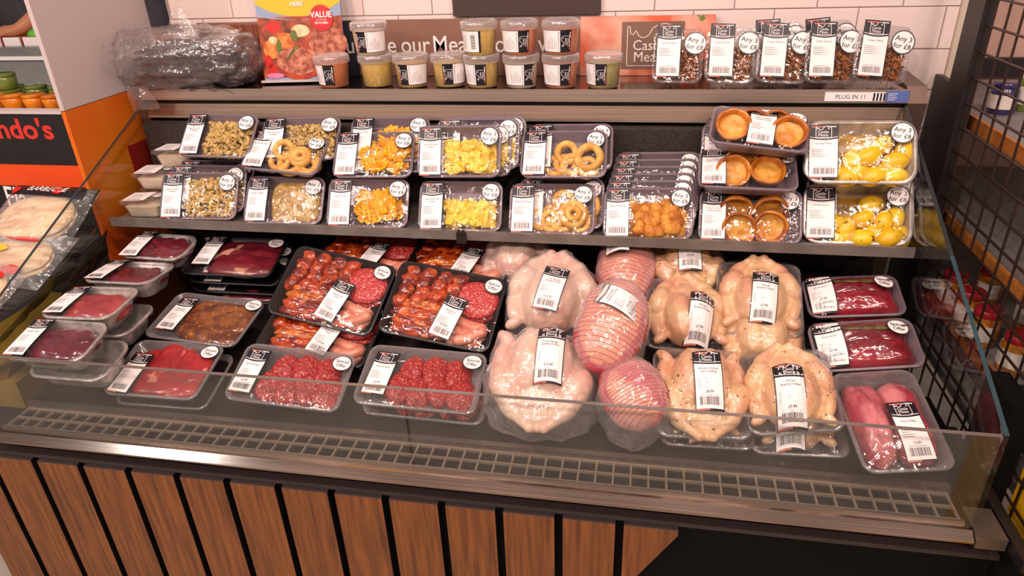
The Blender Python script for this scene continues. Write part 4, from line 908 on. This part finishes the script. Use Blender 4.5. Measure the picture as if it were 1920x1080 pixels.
def soup_pot(label, X, content, kind, rot, sc=1):
    root = thing('soup_pot', label, 'pot', X @ SC(sc), 'lidded pots on the top shelf')
    obj('pot', cached('pot', lambda: MB().lathe([(.0365, 0), (.0385, .002), (rpot(.06), .06), (.0445, .072)], 32, 0, None, True, False).mesh('pot', 'clear_plastic', True, 50)), root)
    obj('contents', cached(('pc', content), lambda: MB().lathe([(.0355, .0015), (.0372, .003), (rpot(.058)-.0012, .060)], 32).mesh('contents', content, True, 50)), root)
    def lid():
        n = 64; prof = [(.0475, .062), (.0480, .066), (.0478, .078), (.0455, .0815), (.043, .0825), (.041, .0800), (.0, .0800)]; rs = []
        for i, (r, z) in enumerate(prof): rs.append([(r*(1+(.010 if (j % 2 and i in (0, 1, 2)) else 0))*math.cos(2*math.pi*j/n), r*(1+(.010 if (j % 2 and i in (0, 1, 2)) else 0))*math.sin(2*math.pi*j/n), z) for j in range(n)])
        return MB().rings(rs).mesh('lid', 'lid_plastic', True, 50)
    obj('lid', cached('potlid', lid), root)
    if kind:
        me = cached(('pl', kind), lambda: pot_label(kind).map(lambda u, v_, z: ((rpot(v_)+.0008+z)*math.sin(u/.041), -(rpot(v_)+.0008+z)*math.cos(u/.041), v_)).mesh('label', LABEL_MATS, False))
        obj('label', me, root, RZ(rot))
    return root
PY = .815
lower = [('orange soup pot at the left end of the lower row', .566, 'soup_orange', 'WB', -22, 0), ('yellow soup pot without a visible label', .687, 'soup_yellow', None, 0, .012), ('soup pot with black label edge, third in the lower row', .786, 'soup_gold', 'BW', 44, .004), ('yellow soup pot, fourth in the lower row', .887, 'soup_yellow', 'BW', 68, .012),
         ('half-empty looking yellow pot, fifth in the lower row', .978, 'soup_yellow', 'WB', -22, .002), ('pot with broad white label, sixth in the lower row', 1.082, 'soup_cream', 'WB', 8, -.002), ('pot with white label, seventh in the lower row', 1.183, 'soup_orange', 'WB', -6, -.002), ('pale green soup pot at the right end of the lower row', 1.291, 'soup_green', 'WB', -34, 0)]
for l, x, c_, k, r_, dy in lower: soup_pot(l, T(x, PY+dy, ZT), c_, k, r_-12)
for l, x, c_, k, r_, dy in [('soup pot stacked alone at the left of the upper row', .677, 'soup_cream', 'BW', 46, .012), ('stacked pot showing its barcode label', .976, 'soup_yellow', 'W', -30, .002), ('stacked pot in the middle of the upper three', 1.080, 'soup_orange', 'WB', -6, -.002), ('stacked pot at the right end of the upper row', 1.184, 'soup_orange', 'WB', -6, -.002)]:
    soup_pot(l, T(x, PY+dy, ZT+.0805), c_, k, r_-12)
# crispy onion packs
for k, (l, c_, yw, tl, ro, sz) in enumerate([('crispy onion pack nearest the pots', (1.473, .840, 1.290), 4, 66, -2, 1), ('crispy onion pack second from the pots', (1.600, .840, 1.290), 7, 67, -3, 1), ('crispy onion pack third from the pots', (1.722, .838, 1.290), 6, 68, -4, 1), ('crispy onion pack fourth from the pots', (1.832, .836, 1.291), 8, 69, -3, 1), ('crispy onion pack at the right end of the shelf', (1.944, .834, 1.291), 7, 71, -6, 1),
        ('crispy onion pack hidden behind the third one', (1.712, .868, 1.296), 6, 70, 2, 1), ('crispy onion pack hidden behind the fourth one', (1.828, .866, 1.298), 8, 72, 4, 1)]):
    pack('crispy_onion_pack', l, 'food pack', pose(c_, yw, tl, ro), (.124, .134), .030, 'clear_plastic', c_flakes, TITLES['oni'], 'any', 'crispy onion packs on the top shelf', lab=(-.024, .012, 0), stk=(.040, .030, -6), lsize=(.056, .124), srad=.028, bulge=.001)

# ------------------------------------------------------------------ banner, poster, wrapped bundle
bn = thing('banner', 'long printed banner with white lettering behind the soup pots', 'banner', T(.85, .955, ZT))
BI = T(-.85, -.955, -ZT)
def flatp(mb, y): return mb.map(lambda x, z_, e: (x, y-e, z_))
def bpart(name, mb, m, y): return obj(name, flatp(mb, y).mesh(name, m), bn, BI)
obj('board', MB().box(.10, 1.565, .955, .963, ZT, 1.372).mesh('board', 'banner_brown'), bn, BI)
bpart('wood_print', MB().grid(.10, .33, ZT, 1.366, 1, 1), 'banner_wood', .9545); bpart('navy_print', MB().grid(.50, .585, ZT, 1.372, 1, 1), 'banner_navy', .9545)
bpart('meat_print', MB().grid(1.22, 1.565, ZT, 1.372, 1, 1), 'banner_meat', .9545); bpart('logo_print', MB().grid(1.329, 1.490, 1.238, 1.358, 1, 1), 'banner_logo', .954)
for s_, x in (('You', .531), ('e', .676), ('our', .716), ('Mea', .808), ('o', .985), ('v', 1.105)): tx = MB(); put_text(tx, s_, .064, x-(.048 if s_ == 'You' else 0), 1.304, 0, 0, 0, 'LEFT', bold=.0002, sx=.92, res=4); bpart('lettering', tx, 'print_white', .9538)
lg = MB(); put_logo(lg, 1.408, 1.298, .128, 0, 0, 0, .014); bpart('logo_lettering', lg, 'print_white', .9532)

po = thing('poster', 'tall yellow and blue promotional card showing grilled steaks', 'poster', T(.455, .872, ZT) @ RZ(7) @ RX(-9))
PW = .118
obj('card', MB().box(-PW, PW, 0, .006, .0, .36).mesh('card', 'poster_blue'), po)
obj('card_foot', MB().box(-PW, PW, -.028, .0, 0, .006).mesh('card_foot', 'card_white'), po)
def pp(name, mb, m, lay): return obj(name, flatp(mb, -.0004*lay).mesh(name, m), po)
def ell(cx, cz, rx, rz, n=28, wob=0, seed=0):
    pts = [(cx, cz, 0)]+[(cx+rx*math.cos(2*math.pi*j/n)*(1+wob*nz((math.cos(2*math.pi*j/n), math.sin(2*math.pi*j/n), 0), 1.5, seed)), cz+rz*math.sin(2*math.pi*j/n)*(1+wob*nz((math.cos(2*math.pi*j/n), math.sin(2*math.pi*j/n), 0), 1.5, seed+1)), 0) for j in range(n)]
    return MB().add(pts, [(0, 1+j, 1+(j+1) % n) for j in range(n)])
pp('photo_print', MB().grid(-PW, PW, .012, .172, 1, 1), 'poster_coals', 1)
cur = MB().add([(-PW, .172, 0), (PW, .172, 0), (PW, .182, 0), (0, .160, 0), (-PW, .178, 0)], [(0, 3, 4), (3, 1, 2)]); pp('blue_edge', cur, 'poster_blue', 2)
ye = MB(); 
pts = [(-PW, .36, 0), (PW, .36, 0)]+[(PW*(1-2*i/12), .172+.034*abs(1-2*i/12)**2.2, 0) for i in range(13)]
ye.add(pts, [tuple(range(15))[::-1]]); pp('yellow_print', ye, 'poster_yellow', 2)
for (a, b, c_, d_, m_, lay, s_) in [(-.085, .088, .026, .024, 'poster_kebab', 2, 1), (-.045, .110, .026, .022, 'poster_kebab', 2, 2), (.0, .135, .026, .016, 'poster_cream', 2, 3), (-.075, .146, .020, .014, 'poster_tomato', 2, 4), (-.08, .112, .013, .010, 'poster_cream', 3, 5), (-.02, .122, .01, .016, 'poster_green', 3, 6), (-.065, .092, .008, .022, 'poster_green', 3, 7),
        (.072, .100, .056, .044, 'poster_steak_side', 3, 8), (.072, .106, .054, .040, 'poster_steak', 4, 9), (-.015, .044, .064, .036, 'poster_steak_side', 5, 10), (-.015, .056, .062, .036, 'poster_steak', 6, 11), (-.092, .030, .012, .02, 'poster_tomato', 4, 12), (-.1, .055, .012, .018, 'poster_tomato', 4, 13), (-.085, .018, .026, .007, 'poster_pink', 7, 14), (.095, .03, .014, .01, 'poster_tomato', 4, 15)]:
    pp('food_print', ell(a, b, c_, d_, 28, .12, s_), m_, lay)
rs = MB()
for a in range(7): rs.stroke([(-.045+.01*a*.4, .062+.004*a), (-.018-.002*a, .096-.006*a+.003*a)], .002, 0)
rs.stroke([(-.05, .056), (-.005, .098)], .0026, 0); pp('rosemary_print', rs, 'poster_green', 8)
pp('badge', ell(.063, .166, .032, .034), 'poster_red', 9)
bt = MB(); put_text(bt, 'VALUE', .021, .063, .174, 0, 0, bold=.0005, sx=.95); put_text(bt, 'OF YOUR', .006, .063, .161, 0, 0, sx=1.1); put_text(bt, 'BUTCHERS', .0075, .063, .153, 0, 0, bold=.0002)
pp('lettering', bt, 'print_white', 10); bt = MB(); put_text(bt, 'HERE', .016, -.002, .203, 0, 0, bold=.0004); pp('lettering', bt, 'print_white', 10); bt = MB(); put_text(bt, '50', .05, -.008, .235, 0, 0, bold=.001); pp('lettering', bt, 'print_white', 10)

bd = thing('wrapped_bundle', 'crumpled clear plastic bag holding a stack of dark grey bags', 'bundle', T(.105, .845, ZT))
for k in range(7):
    rg = random.Random(k+40); z0 = .004+.017*k; ww, hh = .165-.004*k, .080-.003*k
    mb = MB().grid(-1, 1, -1, 1, 26, 12); sd = k*3.1
    top_ = mb.v[:]
    def f(x, y, s_): return (.030+x*ww*(1-.06*y*y)+.006*math.sin(k*2.0), y*hh+.006*noise.noise(Vector((x*3, y*2, sd))), z0+s_+.010*noise.noise(Vector((x*3.0, y*4, sd)))+.004*noise.noise(Vector((x*9, y*9, sd)))-.014*abs(x)**3)
    n_ = len(top_); v2 = [f(x, y, .006*(1-max(abs(x), abs(y))**6)) for x, y, _ in top_]+[f(x, y, -.003) for x, y, _ in top_]
    b2 = MB().add(v2, [tuple(q) for q in mb.f]+[tuple(i+n_ for i in q[::-1]) for q in mb.f]); obj('folded_bag', b2.mesh('folded_bag', 'dark_bag', True), bd, RZ(rg.uniform(-4, 4)))
def crumple():
    mb = blob(1, 1, 1, 0, 0, 1, 5); out = []
    for x, y, z in mb.v:
        X_ = math.copysign(abs(x)**.6, x)*.214; Y_ = math.copysign(abs(y)**.7, y)*.092; Z_ = math.copysign(abs(z)**.7, z)*.072+.070
        p = Vector((X_*18, Y_*14, Z_*30)); n1 = noise.noise(p); n2 = noise.noise(p*2.6+Vector((9, 2, 4))); n3 = noise.noise(p*6)
        k = .030*abs(n1)+.022*abs(n2)+.010*abs(n3)
        v = Vector((X_, Y_*1.0, (Z_-.07)*1.2)).normalized()
        X_ += v.x*k; Y_ += v.y*k*.6; Z_ += v.z*k
        if x < -.75: X_ -= .05*(abs(x)-.75)*4*(.5+.8*n1); Z_ += .05*(abs(x)-.75)*4*(.3+n2)
        out.append((max(X_, -.146+.006*n2), min(Y_, .105), max(Z_, .001)))
    return MB().add(out, mb.f)
obj('clear_bag', crumple().mesh('clear_bag', 'bundle_film', True), bd)
def flap(pts, seed, n=14, amp=.012):
    a, b, c_, d_ = map(Vector, pts); vs = []
    for j in range(n+1):
        for i in range(n+1):
            u, v_ = i/n, j/n; p = a.lerp(b, u).lerp(d_.lerp(c_, u), v_)
            q = p*22; p = p+Vector((noise.noise(q+Vector((seed, 0, 0))), noise.noise(q+Vector((0, seed, 5)))*1.3, noise.noise(q+Vector((7, 0, seed)))))*amp*(.3+v_); vs.append(tuple(p))
    return MB().add(vs, [(j*(n+1)+i, j*(n+1)+i+1, (j+1)*(n+1)+i+1, (j+1)*(n+1)+i) for j in range(n) for i in range(n)])
for k, P in enumerate([((-.02, -.02, .13), (.06, .0, .13), (.03, .02, .20), (.005, .01, .215)), ((-.125, -.06, .03), (-.125, -.02, .10), (-.138, -.13, .135), (-.140, -.15, .06)), ((-.135, -.085, .01), (-.07, -.088, .01), (-.05, -.100, -.045), (-.125, -.105, -.05)), ((.10, -.05, .12), (.19, -.03, .10), (.20, .0, .155), (.13, .0, .15))]):
    obj('bag_flap', flap(P, k*4.4).mesh('bag_flap', 'bundle_film', True), bd)

# ------------------------------------------------------------------ left: neighbouring promotional unit, flatbreads, far counter
XP = -.05
du = thing('promotion_unit', 'black and orange cardboard display unit left of the counter', 'display unit', T(-.4, .6, 0))
DI = T(.4, -.6, 0)
def dp(name, mb, m, par=None): return obj(name, mb.mesh(name, m), du, DI)
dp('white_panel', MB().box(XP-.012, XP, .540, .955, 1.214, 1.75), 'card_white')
dp('orange_side', MB().box(XP-.012, XP, .540, .955, .55, 1.212), 'card_side')
dp('side_patch', MB().box(XP, XP+.001, .72, .82, .98, 1.07), 'card_red')
dp('front_panel', MB().box(-1.3, XP-.012, .545, .56, 1.068, 1.205), 'card_black')
dp('front_ledge', MB().box(-1.3, XP-.010, .540, .57, 1.205, 1.213), 'card_white')
dp('orange_band', MB().box(-1.3, XP-.012, .543, .56, 1.008, 1.068), 'card_orange')
dp('lower_panel', MB().box(-1.3, XP-.012, .547, .56, .55, 1.008), 'card_black')
dp('top_tray', MB().box(-1.3, XP-.012, .57, 1.0, 1.150, 1.156), 'far_grey')
nt = MB(); put_text(nt, "Nando's", .072, 0, 0, 0, 0, 0, 'RIGHT', bold=.0018, sx=1.12, res=4); obj('brand_lettering', nt.mesh('lettering', 'logo_red'), du, DI @ T(-.108, .5442, 1.162) @ RX(90))
nt = MB(); put_text(nt, 'Fla', .085, 0, 0, 0, 0, 0, 'LEFT', bold=.001, sx=.75, res=4); obj('sign_lettering', nt.mesh('lettering', 'print_white'), du, DI @ T(-.335, .5462, .972) @ RX(90) @ RZ(-4))
dp('olive_bin_side', MB().box(-.30, -.02, .11, .54, .57, .68), 'olive_panel')
# flatbread packs piled against the glass end
def bread_pack(label, X, w_, h_, t, m, header=None, seed=0, text=None, extra=None):
    root = thing('flatbread_pack', label, 'bread pack', X, 'flatbread packs beside the counter')
    for k in range(2): obj('flatbread', slab(w_*.42, h_*.36, t*.5, seed+k, 32, 7, .05, .12, 2.2).mesh('flatbread', m, True), root, T(0, -.006, .003+t*.36*k) @ RZ(6*k))
    mb = MB().grid(-.5, .5, -.5, .5, 22, 18)
    def f(u, v_, z):
        e = max(abs(u), abs(v_))*2; x, y = u*w_, v_*h_
        return (x, y, .003+t*1.05*max(0, 1-e**2.5)**.5+.004*abs(noise.noise(Vector((x*38, y*38, seed)))))
    obj('wrapper', mb.map(f).mesh('wrapper', 'bag_film', True), root)
    if header:
        obj('header_print', MB().grid(-.5, .5, .26, .5, 12, 4).map(lambda u, v_, z: f(u, v_, z)).map(lambda x, y, z: (x, y, z+.0015)).mesh('header_print', header, True), root)
        if text:
            tm = MB(); put_text(tm, text, h_*.13, 0, h_*.38, 0, 0, bold=.0003); obj('header_lettering', tm.map(lambda x, y, z: (x, y, f(x/w_, y/h_, 0)[2]+.003)).mesh('lettering', 'print_white'), root)
    for (nm, x, y, rx, ry, mm) in extra or []:
        obj(nm, ell(x*w_, y*h_, rx, ry, 24).map(lambda x, y, z: (x, y, f(x/w_, y/h_, 0)[2]+.003)).mesh(nm, mm, True), root)
    return root
bread_pack('flatbread pack with black header, topmost of the bread pile', T(-.140, .448, .953) @ RZ(-4) @ RX(33), .270, .200, .030, 'bread', 'card_black', 2, 'BARBECUE', [('red_print', .14, .36, .018, .012, 'bread_pack_red'), ('red_print', -.36, .34, .014, .012, 'bread_pack_red')])
bread_pack('flatbread pack with red lettering under the topmost bread', T(-.140, .345, .885) @ RZ(-8) @ RX(26), .270, .17, .026, 'bread', None, 6, None, [('red_print', .16, -.30, .034, .012, 'bread_pack_red'), ('yellow_print', -.24, .04, .05, .012, 'bread_pack_yellow'), ('red_print', .0, .26, .06, .008, 'bread_pack_red')])
bread_pack('grill-striped flatbread pack lowest at the picture edge', T(-.165, .235, .850) @ RZ(-10) @ RX(26), .22, .165, .024, 'grill_bread', None, 9, None, [('red_print', -.25, .0, .030, .022, 'bread_pack_red'), ('yellow_print', -.22, -.30, .04, .016, 'bread_pack_yellow'), ('red_print', .22, .22, .026, .012, 'bread_pack_red')])
bread_pack('blue-edged snack packet tucked at the far left of the breads', T(-.270, .40, .935) @ RZ(30) @ RX(28), .15, .05, .020, 'bread', 'bread_pack_blue', 12)
for k, (P, l) in enumerate([((( -.010, .10, .800), (-.012, .50, .930), (-.10, .42, .80), (-.13, .06, .68)), 'dark glossy wrapper hanging below the breads by the glass'), (((-.014, .14, .74), (-.016, .52, .90), (-.06, .50, .76), (-.10, .12, .62)), 'dark crumpled wrapper lowest beside the left glass')]):
    f_ = flap(P, 3+k*7, 24, .012)
    o = tag(obj('loose_wrapper', f_.mesh('loose_wrapper', 'dark_wrap' if 'dark_wrap' in MATS else 'dark_bag', True)), l, 'wrapper', 'loose wrappers under the breads')
# jars on the far display
jr = random.Random(4)
JP = [(-.62, 'jar_orange'), (-.56, 'jar_orange'), (-.50, 'jar_orange'), (-.44, 'jar_orange'), (-.38, 'jar_orange'), (-.32, 'jar_orange'), (-.26, 'jar_orange'), (-.20, 'jar_orange'), (-.14, 'jar_orange')]
def small_jar(label, x, y, z, body):
    root = thing('olive_pot', label, 'pot', T(x, y, z), 'small pots on the far display')
    obj('pot', cached(('sj', body), lambda: MB().lathe([(.022, 0), (.026, .004), (.028, .030), (.024, .036), (.0, .037)], 20).mesh('pot', body, True, 50)), root)
    obj('lid', cached(('sl', body), lambda: MB().lathe([(.027, .032), (.029, .035), (.029, .040), (.024, .042), (0, .0415)], 20).mesh('lid', body, True, 50)), root, T(0, 0, .001))
ords = ('first', 'second', 'third', 'fourth', 'fifth', 'sixth', 'seventh', 'eighth')
for k in range(6): small_jar('orange pot in the front row of the far display, %s from the white panel' % ords[k], -.165-.064*k, .640+.004*(k % 2), 1.192, 'jar_orange')
for k in range(4): small_jar('green pot in the second row of the far display, %s from the white panel' % ords[k], -.21-.075*k, .72, 1.200, 'jar_green')
for k in range(2): small_jar('green pot stacked at the picture edge, %s from the bottom' % ords[k], -.355, .70, 1.222+.044*k-.03, 'jar_green')
for k in range(4): small_jar('navy pot in the rear of the far display, %s from the white panel' % ords[k], -.185-.05*(k % 2)-.02*(k//2), .79+.02*(k % 2), 1.19+.045*(k//2), 'jar_navy')
small_jar('plum pot topmost at the rear of the far display', -.185, .86, 1.255, 'jar_plum')
fc = thing('far_counter', 'grey glass-fronted counter behind the small pots', 'counter', T(-1.1, 1.4, 0))
FI = T(1.1, -1.4, 0)
obj('front', MB().add([(x, y, z) for x in (-2.2, -.35) for y, z in ((1.02, 1.10), (1.30, 1.26), (1.34, 1.26), (1.34, .9), (1.02, .9))], [(0, 1, 6, 5), (1, 2, 7, 6), (2, 3, 8, 7), (4, 0, 5, 9), (5, 6, 7, 8, 9)]).mesh('front', 'far_grey'), fc, FI)
obj('steel_edge', MB().box(-2.2, -.35, 1.20, 1.215, 1.226, 1.238).mesh('steel_edge', 'print_white'), fc, FI @ T(0, .03, .0))
obj('red_rail', MB().box(-2.2, -.35, 1.36, 1.40, 1.255, 1.280).mesh('red_rail', 'card_red'), fc, FI)
for k in range(4): obj('price_ticket', MB().box(-.80-.085*k, -.73-.085*k, 1.35, 1.357, 1.256, 1.288).mesh('price_ticket', 'paper'), fc, FI @ T(0, .0, .0))
obj('worktop', MB().box(-2.2, -.35, 1.40, 1.74, 1.24, 1.262).mesh('worktop', 'wood_shelf'), fc, FI)
# person behind the far counter: forearm reaching down, dark clothes
def skin_mesh(name, pts, edges, rad, m, sub=2):
    me = bpy.data.meshes.new(name); me.from_pydata(pts, edges, []); o = obj('tmp', me)
    sk = o.modifiers.new('s', 'SKIN'); 
    for v_, r_ in zip(me.skin_vertices[0].data, rad): v_.radius = (r_, r_)
    me.skin_vertices[0].data[0].use_root = True
    ss = o.modifiers.new('u', 'SUBSURF'); ss.levels = sub
    dg = bpy.context.evaluated_depsgraph_get(); dg.update(); r = bpy.data.meshes.new_from_object(o.evaluated_get(dg)); bpy.data.objects.remove(o)
    r.materials.clear(); r.materials.append(MATS[m]); r.polygons.foreach_set('use_smooth', [True]*len(r.polygons)); return r
pe = thing('person', 'person in dark grey clothes reaching down with a bare forearm', 'person', T(-.9, 2.0, 0))
PI_ = T(.9, -2.0, 0)
arm = [(-.93, 1.78, 1.52), (-.98, 1.72, 1.43), (-1.06, 1.66, 1.34), (-1.13, 1.60, 1.285), (-1.18, 1.575, 1.277)]
ap = list(arm); ae = [(0, 1), (1, 2), (2, 3), (3, 4)]; ar = [.050, .046, .036, .026, .024]
for k in range(5):
    b_ = Vector(arm[4]); dx = -.030+.014*k
    if k == 4: f1, f2 = Vector((.012, -.03, -.004)), Vector((-.004, -.055, -.010)); 
    else: f1, f2 = Vector((-.05, dx, .004)), Vector((-.082-.006*(k in (1, 2)), dx*1.25, -.010))
    i0 = len(ap); ap += [tuple(b_+f1), tuple(b_+f2)]; ae += [(4, i0), (i0, i0+1)]; ar += [.0095, .008]
obj('arm', skin_mesh('arm', ap, ae, ar, 'skin'), pe, PI_)
body = [(-.75, 2.02, 1.00), (-.75, 2.02, 1.30), (-.75, 2.0, 1.55), (-.75, 2.0, 1.68), (-.92, 1.9, 1.60), (-.93, 1.80, 1.53), (-.56, 2.0, 1.60), (-.50, 1.9, 1.32)]
obj('clothes', skin_mesh('clothes', body, [(0, 1), (1, 2), (2, 3), (2, 4), (4, 5), (2, 6), (6, 7)], [.17, .18, .19, .07, .07, .058, .07, .05], 'clothes_grey'), pe, PI_)
obj('head', skin_mesh('head', [(-.75, 1.99, 1.70), (-.75, 1.97, 1.80), (-.75, 1.97, 1.88)], [(0, 1), (1, 2)], [.055, .095, .075], 'skin'), pe, PI_)
tag(obj('green_cloth', slab(.045, .03, .028, 3, 24, 6, .4, .6).mesh('green_cloth', 'green_cloth', True), None, T(-1.02, 1.58, 1.262)), 'crumpled bright green cloth on the far worktop', 'cloth')
struct('wall_far', MB().box(-4, .0, 2.6, 2.65, 0, 3), 'far_dark')

# ------------------------------------------------------------------ right: wire rack with shelves and jars
XM = 2.12
rk = thing('wire_rack', 'black shelving rack with wire mesh side right of the counter', 'rack', T(2.3, .5, 0))
RI = T(-2.3, -.5, 0)
def rp(name, mb, m): return obj(name, mb.mesh(name, m), rk, RI)
rp('post', MB().box(XM-.012, XM+.014, .762, .850, 0, 2.0), 'black_metal'); rp('post_flange', MB().box(XM-.004, XM+.010, .850, .965, 0, 1.222), 'black_metal')
for k in range(17): rp('wire', MB().tube([(XM, -.10, 1.474-.0555*k), (XM, .775, 1.474-.0555*k)], .0028, 6), 'rack_wire')
for k in range(14): rp('wire', MB().tube([(XM+.004, .742-.062*k, .40), (XM+.004, .742-.062*k, 1.62)], .0026, 6), 'rack_wire')
for z in (1.150, .905, .700):
    s_ = rp('shelf', MB().box(XM+.052, 2.62, -.1, 1.22, z-.02, z), 'grey_shelf'); obj('shelf_edge', MB().box(XM+.044, XM+.052, -.1, 1.22, z-.030, z+.002).mesh('shelf_edge', 'wood_shelf'), s_)
rp('rear_board', MB().box(2.18, 3.0, 1.25, 1.27, .3, 1.95), 'rack_panel')
rp('upper_rail', MB().box(2.18, 3.0, 1.225, 1.249, 1.165, 1.215), 'black_metal')
rp('front_foot', MB().box(2.062, 2.10, -.10, .50, .0, .56), 'black_panel'); rp('foot_rail', MB().box(2.055, 2.075, -.06, .30, .60, .625), 'black_metal'); rp('foot_post', MB().box(2.072, 2.11, .135, .25, .0, .80), 'black_panel')
def jar(label, X, body, lid, h_=.085, r=.031):
    root = thing('preserve_jar', label, 'jar', X, 'jars on the wire rack')
    obj('jar', MB().lathe([(r*.9, 0), (r, .004), (r, h_*.78), (r*.82, h_*.88), (r*.82, h_*.92), (0, h_*.92)], 24).mesh('jar', body, True, 50), root)
    obj('lid', MB().lathe([(r*.9, h_*.86), (r*.92, h_*.88), (r*.92, h_*1.02), (r*.86, h_*1.05), (0, h_*1.05)], 24).mesh('lid', lid, True, 50), root)
    lb = MB().grid(-1.2, 1.2, h_*.2, h_*.66, 14, 1); obj('label', lb.map(lambda a, z, e: ((r+.0006)*math.sin(a), -(r+.0006)*math.cos(a), z)).mesh('label', 'jar_label', True), root, RZ(-50))
for l, x, y in [('jar with red lid nearest on the lower rack shelf', 2.205, .42), ('jar with red lid second on the lower rack shelf', 2.185, .53), ('jar with red lid third on the lower rack shelf', 2.185, .62), ('jar with red lid farthest on the lower rack shelf', 2.180, .71), ('jar with red lid behind the nearest jar on the rack', 2.30, .50), ('jar with red lid deep at the rear of the rack shelf', 2.32, .62), ('jar with red lid nearest the rack post, rear row', 2.28, .75)]:
    jar(l, T(x, y, .700), 'jar_amber', 'jar_red')
jar('amber tin with grey lid on the top rack shelf', T(2.26, .60, 1.150), 'copper', 'grey_lid', .10, .045); jar('dark jar at the rear of the top rack shelf', T(2.24, .86, 1.150), 'jar_navy', 'jar_navy', .07, .03); jar('small green jar on the top rack shelf by the post', T(2.30, .89, 1.150), 'jar_green', 'jar_label', .09, .025)
lf = MB(); rg = random.Random(2)
tag(obj('yellow_board', MB().box(2.128, 2.136, -.32, .142, .30, .80).mesh('yellow_board', 'yellow_card')), 'yellow board at the right edge beside the black foot', 'board')
pl = thing('salad_bunch', 'bunch of green leaves on the lowest part of the wire rack', 'leaves', T(2.20, .26, .60))
for k in range(9): obj('leaf', cached('leaf', lambda: slab(.03, .018, .004, 2, 20, 4, .2, .3).mesh('leaf', 'leaf_green', True)), pl, T(rg.uniform(-.04, .04), rg.uniform(-.07, .07), .01+.016*k) @ rnd_rot(rg, 50))
rp('lowest_shelf', MB().box(XM+.02, 2.62, -.1, .95, .575, .60), 'grey_shelf')
